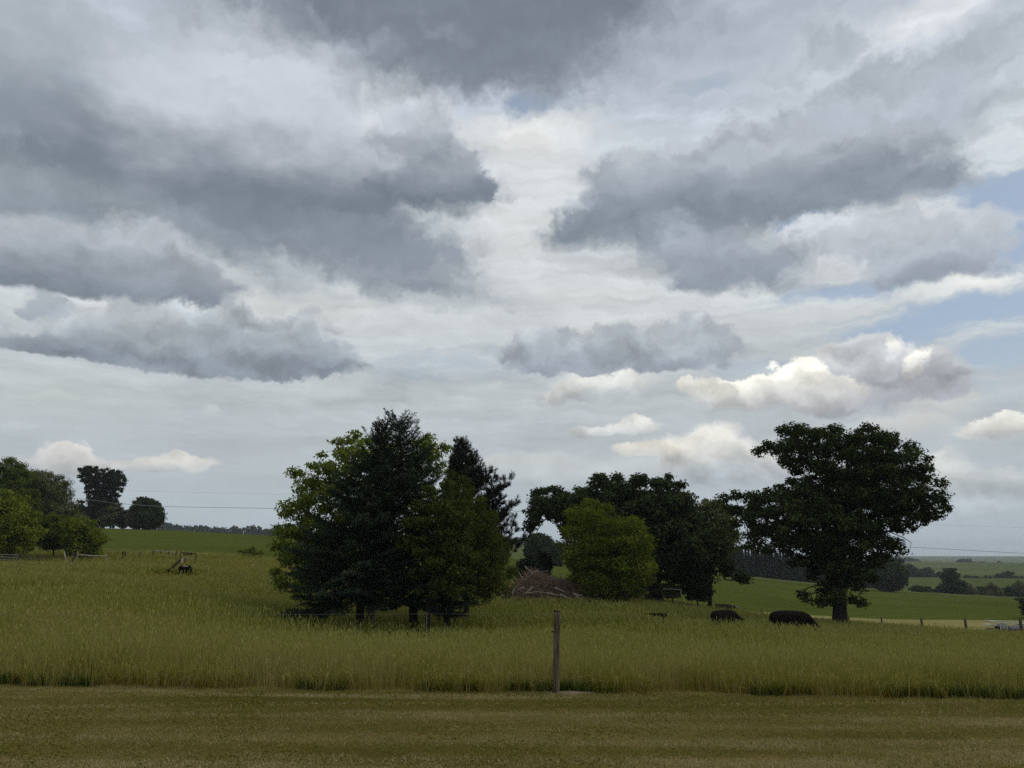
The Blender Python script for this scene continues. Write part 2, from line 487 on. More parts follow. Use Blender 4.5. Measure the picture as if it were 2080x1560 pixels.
# ------------------------------------------------------------------ materials
def new_mat(name):
    m = bpy.data.materials.new(name)
    m.use_nodes = True
    m.node_tree.nodes.clear()
    return m, NT(m.node_tree)


def surf(m, N, color, rough=0.85, spec=0.2, bump=None, strength=0.4):
    b = N.new('ShaderNodeBsdfPrincipled')
    N.put(b.inputs['Base Color'], color)
    N.put(b.inputs['Roughness'], rough)
    b.inputs['Specular IOR Level'].default_value = spec
    if bump is not None:
        n = N.new('ShaderNodeBump')
        n.inputs['Strength'].default_value = strength
        n.inputs['Distance'].default_value = 0.02
        N.put(n.inputs['Height'], bump)
        N.put(b.inputs['Normal'], n.outputs[0])
    o = N.new('ShaderNodeOutputMaterial')
    N.put(o.inputs[0], b.outputs[0])
    return m


def mat_noise(name, c1, c2, scale=8.0, stretch=(1, 1, 1), rough=0.85, spec=0.2, bump=0.4, lo=0.35, hi=0.65):
    m, N = new_mat(name)
    P = N.new('ShaderNodeTexCoord').outputs['Object']
    n = N.noise(N.vmath('MULTIPLY', P, stretch), scale, 6, 0.6)
    c = N.ramp(n, [(lo, c1), (hi, c2)])
    return surf(m, N, c, rough, spec, n, bump)


def mat_leaf(name, c1, c2, c3=None, transl=0.25):
    """Leaves: each leaf carries its own 'tint' between shades of green; some light passes through."""
    m, N = new_mat(name)
    a = N.new('ShaderNodeAttribute', attribute_name='tint').outputs['Fac']
    c = N.ramp(a, [(0.0, c1), (0.6, c2), (1.0, c3 or c2)])
    d = N.new('ShaderNodeBsdfDiffuse'); N.put(d.inputs[0], c)
    t = N.new('ShaderNodeBsdfTranslucent'); N.put(t.inputs[0], N.mix(1.0, c, (1.0, 1.0, 0.6), 'MULTIPLY'))
    x = N.new('ShaderNodeMixShader'); x.inputs[0].default_value = transl
    N.put(x.inputs[1], d.outputs[0]); N.put(x.inputs[2], t.outputs[0])
    o = N.new('ShaderNodeOutputMaterial'); N.put(o.inputs[0], x.outputs[0])
    return m


# ------------------------------------------------------------------ the lie of the land
TERRAIN = [
    (-900, [(0, 0), (14, 0), (25, .1), (45, .45), (60, .85), (75, 1.5), (100, 3.5), (130, 5.5), (170, 7), (250, 7), (400, 8), (700, 11), (1500, 14), (4000, 10)]),
    (0, [(0, 0), (14, 0), (25, .1), (45, .5), (60, 1.1), (75, 1.75), (100, 3.4), (130, 5.3), (170, 6.8), (250, 7), (400, 8), (700, 11), (1500, 14), (4000, 10)]),
    (300, [(0, 0), (14, 0), (25, .0), (45, .4), (60, 1.05), (75, 1.8), (120, 4.5), (170, 6.2), (250, 5.2), (400, 6), (700, 10), (1500, 10), (4000, 0)]),
    (560, [(0, 0), (14, 0), (25, -.5), (33, -1.0), (45, -.45), (60, .5), (75, 1.4), (120, 3.4), (170, 4.9), (250, 3.8), (400, 5), (700, 9), (1500, 8), (4000, 0)]),
    (800, [(0, 0), (14, 0), (20, -.55), (27, -1.3), (33, -1.68), (45, -1.5), (60, -.9), (80, -.3), (120, 1), (170, 2.5), (250, 2), (400, 3), (700, 8), (1500, 8), (4000, 0)]),
    (1100, [(0, 0), (14, 0), (20, -.5), (33, -1.45), (45, -1.3), (60, -1), (80, -1), (120, -.7), (170, -1), (250, -1.5), (500, 0), (1000, 8), (1500, 8), (4000, 0)]),
    (1300, [(0, 0), (14, 0), (20, -.5), (33, -1.4), (45, -1.4), (58, -1.2), (80, -1.5), (120, -1.8), (170, -2.6), (250, -4), (500, -4), (1000, 3), (1500, 0), (4000, -20)]),
    (1450, [(0, 0), (14, 0), (20, -.6), (38, -1.85), (50, -2.3), (65, -3.2), (92, -4.5), (130, -4.3), (170, -4.4), (220, -4.8), (300, -6), (500, -8), (1000, -6), (1500, -15), (4000, -40)]),
    (1700, [(0, 0), (14, 0), (20, -.6), (38, -1.95), (46, -2.4), (60, -4.0), (72, -4.5), (92, -5.2), (130, -6), (170, -7.3), (220, -8.7), (300, -12), (500, -15), (900, -15.5), (1150, -16.5), (1600, -30), (4000, -45)]),
    (2080, [(0, 0), (14, 0), (20, -.7), (33, -1.9), (45, -3.15), (55, -4.25), (72, -4.8), (92, -5.5), (130, -7.2), (170, -9.5), (220, -12.3), (300, -14), (400, -14.5), (520, -16.4), (900, -18), (1200, -21.5), (1600, -35), (4000, -45)]),
    (2900, [(0, 0), (14, 0), (20, -.7), (33, -1.9), (45, -2.9), (55, -3.9), (72, -4.8), (92, -6), (130, -8), (170, -10.5), (220, -13), (300, -15), (400, -15.5), (520, -17.4), (900, -19), (1200, -22.5), (1600, -35), (4000, -45)]),
]


def u_of(px):
    r = ray(px, 1200)
    return r[0] / r[1]


_UG = np.linspace(-1.7, 1.7, 171)
_LG = np.linspace(math.log(4.0), math.log(4000.0), 150)


def _make_table():
    us = np.array([u_of(c) for c, _ in TERRAIN])
    T = np.array([np.interp(np.exp(_LG), [p[0] for p in l], [p[1] for p in l]) for _, l in TERRAIN])
    Z = np.array([np.interp(_UG, us, T[:, j]) for j in range(len(_LG))]).T
    k = np.exp(-0.5 * (np.arange(-9, 10) / 3.5) ** 2); k /= k.sum()
    pad = np.pad(Z, ((9, 9), (0, 0)), 'edge')
    Z = np.array([np.convolve(pad[:, j], k, 'valid') for j in range(pad.shape[1])]).T
    k = np.exp(-0.5 * (np.arange(-4, 5) / 1.4) ** 2); k /= k.sum()
    pad = np.pad(Z, ((0, 0), (4, 4)), 'edge')
    return np.array([np.convolve(pad[i], k, 'valid') for i in range(pad.shape[0])])


_ZT = _make_table()
_rng = np.random.default_rng(11)
_W = [(_rng.normal(size=2) * s, _rng.uniform(0, 6.3), a) for s, a in ((.05, .12), (.09, .08), (.16, .05), (.3, .03), (.5, .02), (.25, .03)) for _ in range(3)]


def zf(x, y):
    x = np.asarray(x, float); y = np.asarray(y, float)
    yy = np.maximum(y, 4.0)
    u = np.clip(x / np.maximum(yy, 7.0), -1.69, 1.69)
    l = np.clip(np.log(yy), _LG[0], _LG[-1] - 1e-6)
    fu = (u - _UG[0]) / (_UG[1] - _UG[0]); fl = (l - _LG[0]) / (_LG[1] - _LG[0])
    i = np.clip(fu.astype(int), 0, len(_UG) - 2); j = np.clip(fl.astype(int), 0, len(_LG) - 2)
    a, b = fu - i, fl - j
    z = _ZT[i, j] * (1 - a) * (1 - b) + _ZT[i + 1, j] * a * (1 - b) + _ZT[i, j + 1] * (1 - a) * b + _ZT[i + 1, j + 1] * a * b
    w = sum(am * np.sin(k[0] * x + k[1] * y + ph) for k, ph, am in _W)
    return z + w * np.clip((yy - 13) / 40, 0, 1) * 0.5


def ground(px, d):
    """Point of the ground d metres ahead, in the direction of the photograph's column px (near the horizon)."""
    r = ray(px, 1200)
    x = r[0] / r[1] * d
    return np.array([x, d, float(zf(x, d))])


# borders between the fields: distance ahead as a function of u = x / y
def b_lawn(u):                       # mown lawn -> uncut pasture
    return np.interp(u, [-1.7, -.68, 0.05, .68, 1.7], [15.2, 14.5, 14.0, 13.15, 12.2]) + 0.07 * np.sin(u * 37) + .05 * np.sin(u * 91 + 1)


U = u_of


def b_pasture(u):                    # pasture -> mown strip
    return np.interp(u, [-1.7, U(0), U(520), U(800), U(1100), U(1400), U(1500), U(1700), U(2080), 1.7], [78, 78, 76, 74, 72, 70, 68, 62, 57, 50])


def b_strip(u):                      # mown strip -> crop
    return np.interp(u, [-1.7, U(0), U(520), U(800), U(1100), U(1400), U(1480), U(1560), U(2080), 1.7], [80, 80, 78, 75, 73, 72, 77, 84, 83, 83])


def b_crop(u):
    return np.interp(u, [-1.7, U(250), U(560), U(800), U(1100), U(1400), U(2080), 1.7], [172, 172, 172, 180, 215, 222, 222, 222])


def sheet(name, fa, fb, rows, mat, umax=1.69, nu=240):
    us = np.linspace(-umax, umax, nu)
    A, B = np.log(fa(us)), np.log(fb(us))
    t = np.linspace(0, 1, rows)[:, None]
    Y = np.exp(A * (1 - t) + B * t)
    X = Y * us[None, :]
    V = np.stack([X, Y, zf(X, Y)], -1).reshape(-1, 3)
    i = np.arange(rows - 1)[:, None] * nu + np.arange(nu - 1)[None, :]
    i = i.ravel()
    F = np.column_stack([i, i + 1, i + nu + 1, i + nu])
    o = link(name, np_mesh(name, V, F, smooth=True), mat)
    o['kind'] = 'structure'
    return o


def ground_mat(name, stops, scale, stretch=(1, 1, 1), fine=30.0, rows=None, bump=0.0):
    m, N = new_mat(name)
    P = N.new('ShaderNodeTexCoord').outputs['Object']
    a = N.noise(N.vmath('MULTIPLY', P, stretch), scale, 5, 0.6)
    b = N.noise(P, fine, 4, 0.65)
    f = a * 0.65 + b * 0.35
    if rows is not None:                      # drill rows of the crop
        ang, per, amt = rows
        c = N.vmath('DOT_PRODUCT', N.vmath('MULTIPLY_ADD', N.noise(P, 0.02, 2, .5, out=1), (9, 9, 0), P), (math.cos(ang), math.sin(ang), 0), out=1)
        f = f + N.math('SINE', c * (2 * math.pi / per)) * amt
    return surf(m, N, N.ramp(f, stops), 1.0, 0.0, b if bump else None, bump)


# ---- lawn: everything in front of the uncut grass, and under the camera
us = np.linspace(-1.69, 1.69, 240)
edge_y = b_lawn(us)
edge_x = edge_y * us
rowsY = [-25, -10, 0, 4, 6, 8, 9, 10, 11, 12]
V = []
for k, yv in enumerate(rowsY):
    t = k / len(rowsY)
    X = edge_x * (1 + 0.5 * (1 - t))
    V.append(np.column_stack([X, np.full(240, yv), zf(X, np.full(240, max(yv, 4)))]))
V.append(np.column_stack([edge_x, edge_y, zf(edge_x, edge_y)]))
nr = len(V)
i = (np.arange(nr - 1)[:, None] * 240 + np.arange(239)[None, :]).ravel()
M_lawn = ground_mat("mown_turf", [(0.34, (.055, .046, .012)), (0.48, (.10, .080, .024)), (0.62, (.155, .115, .045)), (.75, (.2, .15, .065))], 0.55, (0.35, 1.6, 1), 14.0, bump=.6)
lawn = link("lawn", np_mesh("lawn", np.vstack(V), np.column_stack([i, i + 1, i + 241, i + 240]), smooth=True), M_lawn)
lawn['kind'] = 'structure'

M_past = ground_mat("pasture_soil", [(0.35, (.095, .088, .016)), (0.5, (.125, .115, .026)), (0.65, (.15, .135, .042))], 0.12, (1, 1, 1), 3.0)
M_strip = ground_mat("mown_hay_strip", [(0.38, (.14, .125, .04)), (0.55, (.21, .18, .07)), (0.7, (.26, .22, .10))], 0.15, (0.5, 3, 1), 2.0)
M_crop = ground_mat("young_crop", [(0.38, (.044, .058, .009)), (0.5, (.056, .071, .012)), (0.62, (.070, .083, .017))], 0.025, (1, 1, 1), 1.5, rows=(R(118), 3.2, 0.06))
M_hill = ground_mat("far_fields", [(0.38, (.055, .072, .018)), (0.5, (.07, .088, .025)), (0.62, (.10, .105, .042))], 0.004, (1, 1, 1), 0.2)
sheet("pasture", b_lawn, b_pasture, 90, M_past)
sheet("mown_strip", b_pasture, b_strip, 10, M_strip)
sheet("crop_field", b_strip, b_crop, 60, M_crop)
sheet("hills", b_crop, lambda u: np.full_like(u, 3900.0), 90, M_hill)

# ---- sun behind cloud: weak and very soft
sun_d = bpy.data.lights.new("sun", 'SUN')
sun_d.energy = 1.0
sun_d.angle = R(14)
sun_d.color = (1.0, 0.95, 0.88)
sun = bpy.data.objects.new("sun", sun_d)
COL.objects.link(sun)
sv = Vector((math.sin(SUN_AZ) * math.cos(SUN_EL), math.cos(SUN_AZ) * math.cos(SUN_EL), math.sin(SUN_EL)))
sun.rotation_euler = sv.to_track_quat('Z', 'Y').to_euler()
sun.location = (0, 0, 60)
# ------------------------------------------------------------------ grass
rng = np.random.default_rng(5)


def vnoise(x, y, scale, seed):
    """Cheap smooth value noise, 0..1."""
    g = np.random.default_rng(seed).random((256, 256))
    x, y = x * scale + 1000, y * scale + 1000
    i, j = np.floor(x).astype(int), np.floor(y).astype(int)
    a, b = x - i, y - j
    a, b = a * a * (3 - 2 * a), b * b * (3 - 2 * b)
    G = lambda p, q: g[p % 256, q % 256]
    return G(i, j) * (1 - a) * (1 - b) + G(i + 1, j) * a * (1 - b) + G(i, j + 1) * (1 - a) * b + G(i + 1, j + 1) * a * b


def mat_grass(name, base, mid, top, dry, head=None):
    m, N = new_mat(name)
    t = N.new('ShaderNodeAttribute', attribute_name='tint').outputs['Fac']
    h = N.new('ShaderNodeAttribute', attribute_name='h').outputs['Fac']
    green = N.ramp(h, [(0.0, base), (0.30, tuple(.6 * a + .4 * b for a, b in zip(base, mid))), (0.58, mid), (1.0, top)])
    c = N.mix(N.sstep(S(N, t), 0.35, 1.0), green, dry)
    d = N.new('ShaderNodeBsdfDiffuse'); N.put(d.inputs[0], c)
    tr = N.new('ShaderNodeBsdfTranslucent'); N.put(tr.inputs[0], c)
    x = N.new('ShaderNodeMixShader'); x.inputs[0].default_value = 0.3
    N.put(x.inputs[1], d.outputs[0]); N.put(x.inputs[2], tr.outputs[0])
    o = N.new('ShaderNodeOutputMaterial'); N.put(o.inputs[0], x.outputs[0])
    return m


def scatter(n, y0, y1, umax, power=1.0):
    y = y0 + (y1 - y0) * rng.random(n) ** power
    y = np.sqrt(y0 ** 2 + (y1 ** 2 - y0 ** 2) * rng.random(n)) if power == 1.0 else y
    return y * rng.uniform(-umax, umax, n), y


def blades(x, y, H, W, lean, tint):
    """Curved tapering blades, five points and three triangles each; the flat side turned any way."""
    n = len(x)
    z = zf(x, y) - 0.01
    a = rng.uniform(0, 2 * math.pi, n)
    la = rng.uniform(0, 2 * math.pi, n)
    dx, dy = np.cos(a) * W / 2, np.sin(a) * W / 2
    L = H * lean
    lx, ly = np.cos(la) * L, np.sin(la) * L
    P = np.empty((n, 5, 3), np.float32)
    P[:, 0] = np.column_stack([x - dx, y - dy, z])
    P[:, 1] = np.column_stack([x + dx, y + dy, z])
    P[:, 2] = np.column_stack([x - dx * .8 + lx * .3, y - dy * .8 + ly * .3, z + H * .6])
    P[:, 3] = np.column_stack([x + dx * .8 + lx * .3, y + dy * .8 + ly * .3, z + H * .6])
    P[:, 4] = np.column_stack([x + lx, y + ly, z + H * np.sqrt(np.maximum(1 - .6 * lean ** 2, .2))])
    b = np.arange(n)[:, None] * 5
    F = np.concatenate([b + np.array([0, 1, 3]), b + np.array([0, 3, 2]), b + np.array([2, 3, 4])])
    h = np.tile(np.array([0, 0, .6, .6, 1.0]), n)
    return P.reshape(-1, 3), F, h, np.repeat(tint, 5), P[:, 4]


def seed_heads(tips, size, wid, tint):
    n = len(tips)
    a = rng.uniform(0, 2 * math.pi, n)
    dx = np.column_stack([np.cos(a) * wid, np.sin(a) * wid, np.zeros(n)])
    t = np.column_stack([rng.normal(0, .25, n), rng.normal(0, .25, n), np.ones(n)]) * size[:, None]
    P = np.stack([tips - t * .35, tips + dx + t * .15, tips + t * .75, tips - dx + t * .15], 1)
    b = np.arange(n)[:, None] * 4
    F = np.concatenate([b + np.array([0, 1, 2]), b + np.array([0, 2, 3])])
    return P.reshape(-1, 3), F, np.ones(n * 4), np.repeat(tint, 4)


def gather(parts):
    V, F, H, T, n = [], [], [], [], 0
    for v, f, h, t in parts:
        V.append(v); F.append(f + n); H.append(h); T.append(t); n += len(v)
    return np.vstack(V), np.vstack(F), np.concatenate(H), np.concatenate(T)


def tall_grass():
    parts = []
    # (count, from, to, blade width, height)
    for n, y0, y1, w0, hh in ((70000, 12.2, 16.5, .0075, .60), (85000, 15, 23, .010, .62), (110000, 22, 40, .017, .64), (190000, 38, 56, .026, .60), (150000, 52, 80, .030, .50)):
        x, y = scatter(n, y0, y1, 0.9)
        u = x / y
        bl = b_lawn(u)
        keep = (y > bl + 0.07 * rng.normal(size=n) - .05 + .5 * (vnoise(x, y * 0, 1.1, 31) - .5) * (vnoise(x, y * 0, .23, 32)) + .22 * (vnoise(x, y * 0, 3.7, 33) - .5)) & (y < b_pasture(u) - .3)
        # bare patch at the foot of the post
        keep &= ~((np.hypot((x - POST[0] - .2) / .55, (y - POST[1]) / .28) < 1) & (rng.random(n) < .93))
        # grass trodden down around the calf on the left
        keep &= ~(np.hypot((x - CALF[0]) / 1.7, (y - CALF[1] + 1.2) / 2.6) < 1) | (rng.random(n) < .12)
        x, y, u, bl = x[keep], y[keep], u[keep], bl[keep]
        big = vnoise(x, y, .13, 1) * .6 + vnoise(x, y, .5, 2) * .4
        m = len(x)
        patch = vnoise(x, y, .045, 3)
        H = hh * (0.50 + 0.72 * big) * rng.uniform(.65, 1.15, m)
        H *= np.clip((y - bl) * 0.9 + .62, .5, 1) * np.interp(y, [0, 46, 58, 80], [1, 1, .62, .5])
        short = vnoise(x, y, .09, 9)
        far = np.clip((y - 18) / 25, 0, 1)
        tint = np.clip((.30 - .2 * far) * rng.random(m) + (.55 - .35 * far) * rng.random(m) ** 4 + .75 * (patch - .46) + .35 * (vnoise(x, y, .017, 8) - .5) + .12 * far + .2 * (vnoise(x, y, 1.2, 4) - .5) * (1 - far), 0, 1)
        dark = rng.random(m) < .1
        W = w0 * rng.uniform(.6, 1.3, m) * np.clip(y / (.5 * (y0 + y1)), .8, 1.4)
        v, f, h, t, tips = blades(x, y, H, W, np.abs(rng.normal(.18, .16, m)).clip(0, .8), tint)
        parts.append((v, f, h, t))
        # stems with a seed head stand a little above the leaves
        k = int(m * .42)
        s = rng.choice(m, k, replace=False)
        Hs = H[s] * rng.uniform(1.0, 1.22, k) + .05
        v, f, h, t, tips = blades(x[s] + .03, y[s], Hs, W[s] * .45, np.abs(rng.normal(.1, .1, k)), np.clip(tint[s] + .15, 0, 1))
        parts.append((v, f, h, t))
        parts.append(seed_heads(tips.astype(float), rng.uniform(.05, .11, k) * np.clip(w0 / .010, 1, 2), W[s] * rng.uniform(.55, 1.0, k), np.clip(rng.normal(.60, .2 - .1 * far[s]), 0, 1)))
    # a loose fringe: stems flopping over the cut edge, and broad dark leaves at its foot
    n = 9000
    u = rng.uniform(-.9, .9, n)
    y = b_lawn(u) + rng.uniform(-.12, .45, n); x = u * y
    k = (vnoise(x, y * 0, 1.6, 51) > .35) & (np.abs(x - POST[0] - .1) > .35)
    x, y = x[k], y[k]; m_ = len(x)
    v, f, h, t, tips = blades(x, y, rng.uniform(.2, .55, m_), rng.uniform(.005, .010, m_), rng.uniform(.5, 1.25, m_), np.clip(rng.normal(.5, .3, m_), 0, 1))
    parts.append((v, f, h, t))
    n = 9000
    u = rng.uniform(-.9, .9, n)
    y = b_lawn(u) + rng.uniform(-.06, .35, n); x = u * y
    k = (vnoise(x, y * 0, .9, 52) > .56) | ((np.abs(np.abs(x - POST[0] - .1) - .55) < .4) & (rng.random(n) < .8))
    x, y = x[k], y[k]; m_ = len(x)
    v, f, h, t, tips = blades(x, y, rng.uniform(.08, .26, m_), rng.uniform(.02, .045, m_), rng.uniform(.3, 1.0, m_), np.zeros(m_))
    dark_leaves = (v, f, h, t)
    V, F, H, T = gather([dark_leaves])
    o = link("edge_weeds", np_mesh("edge_weeds", V, F, {'h': H, 'tint': T}), mat_grass("weed_leaf", (.05, .065, .012), (.06, .085, .014), (.075, .105, .02), (.1, .1, .03)))
    tag(o, "dark green broad leaved weeds at the foot of the tall grass along the lawn edge", "weeds", kind='stuff')
    V, F, H, T = gather(parts)
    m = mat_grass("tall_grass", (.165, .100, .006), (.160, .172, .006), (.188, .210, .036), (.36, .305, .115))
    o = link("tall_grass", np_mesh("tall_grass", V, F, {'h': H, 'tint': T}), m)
    tag(o, "uncut green pasture grass gone to seed beyond the mown lawn", "grass", kind='stuff')


def lawn_grass():
    parts = []
    for n, y0, y1, ww, hh in ((330000, 8.2, 14.7, .0075, .035), (25000, 6, 8.4, .006, .03)):
        x, y = scatter(n, y0, y1, 0.86)
        u = x / y
        keep = y < b_lawn(u) + .05 * rng.normal(size=n)
        keep &= ~((np.hypot((x - POST[0] - .2) / .5, (y - POST[1]) / .16) < 1) & (rng.random(n) < .8))
        x, y = x[keep], y[keep]
        m = len(x)
        swath = vnoise(x * .10 + 3, y * 2.1 + .09 * x, 1.0, 21) * .6 + vnoise(x * .3, y * 4.4 + .3 * x, 1.0, 22) * .4
        clump = vnoise(x, y, 2.6, 23) * .6 + vnoise(x, y, 6, 25) * .4
        tint = np.clip(.27 + 1.9 * (swath - .48) + .55 * (clump - .5) + .22 * rng.normal(size=m) + .25 * np.clip((11.5 - y) / 3, 0, 1), 0, 1)
        H = hh * rng.uniform(.5, 1.5, m) * (.55 + .9 * clump)
        v, f, h, t, tips = blades(x, y, H, ww * rng.uniform(.6, 1.3, m), np.abs(rng.normal(.7, .45, m)).clip(.1, 1.6), tint)
        parts.append((v, f, h, t))
    # broad-leaved weeds in patches, taller leftover tufts, and rows of dry clippings
    n = 26000
    x, y = scatter(n, 8.2, 14.4, .86)
    w = vnoise(x, y, 1.1, 41) * vnoise(x, y, .33, 42)
    k = (w > .36) & (y < b_lawn(x / y) - .05)
    x, y = x[k], y[k]
    v, f, h, t, _ = blades(x, y, rng.uniform(.03, .06, len(x)), rng.uniform(.018, .034, len(x)), rng.uniform(.6, 1.4, len(x)), np.clip(rng.normal(.02, .05, len(x)), 0, 1))
    parts.append((v, f, h * .75, t))
    n = 9000
    x, y = scatter(n, 8.2, 14.4, .86)
    k = (vnoise(x, y, .9, 43) > .6) & (y < b_lawn(x / y) - .05)
    x, y = x[k], y[k]
    v, f, h, t, _ = blades(x, y, rng.uniform(.06, .12, len(x)), rng.uniform(.006, .01, len(x)), rng.uniform(.3, 1.0, len(x)), np.clip(rng.normal(.3, .25, len(x)), 0, 1))
    parts.append((v, f, h, t))
    n = 60000
    x, y = scatter(n, 8.2, 14.4, .86)
    row = np.abs(((y - .06 * x + .25 * np.sin(x * .31)) / .82) % 1.0 - .5)
    k = (row < .16) & (rng.random(n) < vnoise(x * .35, y, 1.3, 44) * 1.3 - .2) & (y < b_lawn(x / y))
    x, y = x[k], y[k]
    v, f, h, t, _ = blades(x, y, rng.uniform(.02, .04, len(x)), rng.uniform(.007, .011, len(x)), rng.uniform(1.2, 2.2, len(x)), np.clip(rng.normal(.95, .1, len(x)), 0, 1))
    v[:, 2] += .012
    parts.append((v, f, h, t))
    V, F, H, T = gather(parts)
    m = mat_grass("cut_grass", (.132, .113, .024), (.172, .163, .030), (.205, .193, .046), (.40, .325, .165))
    o = link("cut_grass", np_mesh("cut_grass", V, F, {'h': H, 'tint': T}), m)
    tag(o, "short mown lawn grass, half dried to tan, in the foreground", "grass", kind='stuff')


POST = at(1129, 1405, 13.8)
CALF = ground(372, 52.0)
tall_grass()
lawn_grass()
# ------------------------------------------------------------------ trees
def inside(poly, X, Z):
    r = np.zeros(X.shape, bool)
    n = len(poly)
    for i in range(n):
        x1, z1 = poly[i]; x2, z2 = poly[(i + 1) % n]
        c = ((z1 > Z) != (z2 > Z)) & (X < (x2 - x1) * (Z - z1) / (z2 - z1 + 1e-12) + x1)
        r ^= c
    return r


def edge_dist(poly, X, Z):
    d = np.full(X.shape, 1e9)
    n = len(poly)
    for i in range(n):
        a = np.array(poly[i]); b = np.array(poly[(i + 1) % n])
        ab = b - a
        t = np.clip(((X - a[0]) * ab[0] + (Z - a[1]) * ab[1]) / (ab @ ab + 1e-9), 0, 1)
        d = np.minimum(d, np.hypot(X - a[0] - t * ab[0], Z - a[1] - t * ab[1]))
    return d


def fill_crown(rg, poly_px, d, n, depth, rc):
    """Clump centres spread evenly through a crown of real depth whose outline is poly_px."""
    P = [tuple(at(px, py, d)[[0, 2]]) for px, py in poly_px]
    xs, zs = [p[0] for p in P], [p[1] for p in P]
    C = np.empty((0, 3)); Rr = []
    X = rg.uniform(min(xs), max(xs), n * 50); Z = rg.uniform(min(zs), max(zs), n * 50)
    k = inside(P, X, Z)
    X, Z = X[k], Z[k]
    D = edge_dist(P, X, Z)
    dm = D.max()
    yy = rg.uniform(-1, 1, len(X)) * depth * np.sqrt(np.maximum(1 - (1 - D / dm) ** 2, 0.02))
    pts = np.column_stack([X, yy, Z])
    ok = D > rc * .3
    pts, D = pts[ok], D[ok]
    order = [0]
    dist = np.linalg.norm(pts - pts[0], axis=1)
    for _ in range(min(n, len(pts)) - 1):                # farthest-point sampling with a little chance
        j = int(np.argmax(dist * rg.uniform(.75, 1, len(dist))))
        order.append(j)
        dist = np.minimum(dist, np.linalg.norm(pts - pts[j], axis=1))
    pts, D = pts[order], D[order]
    rad = np.minimum(rc * rg.uniform(.7, 1.35, len(pts)), D * 1.0 + rc * .2)
    pts[:, 1] += d
    return pts, rad


def leaf_quads(rg, C, Nrm, size, aspect, tint, droop=0.0):
    """Small diamond-shaped leaves (two triangles folded along the midrib)."""
    n = len(C)
    t = rg.normal(size=(n, 3)); t[:, 2] -= droop
    t -= Nrm * np.sum(t * Nrm, 1, keepdims=True)
    t /= np.linalg.norm(t, axis=1, keepdims=True) + 1e-9
    s = np.cross(Nrm, t)
    L = size[:, None]
    fold = Nrm * L * .12
    P = np.stack([C - t * L * .5, C + s * L * .5 * aspect + fold, C + t * L * .5, C - s * L * .5 * aspect + fold], 1)
    b = np.arange(n)[:, None] * 4
    F = np.concatenate([b + np.array([0, 1, 2]), b + np.array([0, 2, 3])])
    return P.reshape(-1, 3), F, np.repeat(tint, 4)


def unit(rg, n):
    v = rg.normal(size=(n, 3))
    return v / np.linalg.norm(v, axis=1, keepdims=True)


def clump_leaves(rg, C, rad, per_m2, size, aspect=.6, flat=.75, up=.6, shell=.5, droop=0.0, tint0=.4, tvar=.22, sprigs=4):
    Vs, Ns, Ss, Ts = [], [], [], []
    for c, r in zip(C, rad):
        n = max(12, int(per_m2 * 4 * math.pi * r * r))
        dr = unit(rg, n)
        lump = 1 + .28 * np.sin(dr @ rg.normal(size=3) * 3.3 + rg.uniform(0, 6)) + .18 * np.sin(dr @ rg.normal(size=3) * 6 + rg.uniform(0, 6))
        rr = r * (shell + (1.05 - shell) * rg.random(n) ** .6) * lump
        p = c + dr * rr[:, None] * np.array([1, 1, flat])
        nn = dr * .8 + unit(rg, n) * .7 + np.array([0, 0, up])
        nn /= np.linalg.norm(nn, axis=1, keepdims=True)
        Vs.append(p); Ns.append(nn); Ss.append(size * rg.uniform(.6, 1.35, n))
        Ts.append(np.clip(tint0 + rg.normal(0, .13) + rg.normal(0, tvar, n), 0, 1))
        for _ in range(sprigs):                          # shoots that stand out of the clump
            d0 = unit(rg, 1)[0]; d0[2] = abs(d0[2]) * .6 + .15 - droop * .25
            k = rg.integers(5, 10)
            t = np.linspace(.8, 1.12 + .33 * rg.random(), k)[:, None]
            q = c + d0 * np.array([1, 1, flat]) * r * t + rg.normal(size=(k, 3)) * size * .35
            q[:, 2] -= (t[:, 0] - .9) ** 2 * r * .8
            m2 = unit(rg, k) + np.array([0, 0, .4]); m2 /= np.linalg.norm(m2, axis=1, keepdims=True)
            Vs.append(q); Ns.append(m2); Ss.append(size * rg.uniform(.7, 1.2, k)); Ts.append(np.clip(tint0 + .2 + rg.normal(0, tvar, k), 0, 1))
    return leaf_quads(rg, np.vstack(Vs), np.vstack(Ns), np.concatenate(Ss), aspect, np.concatenate(Ts), droop)


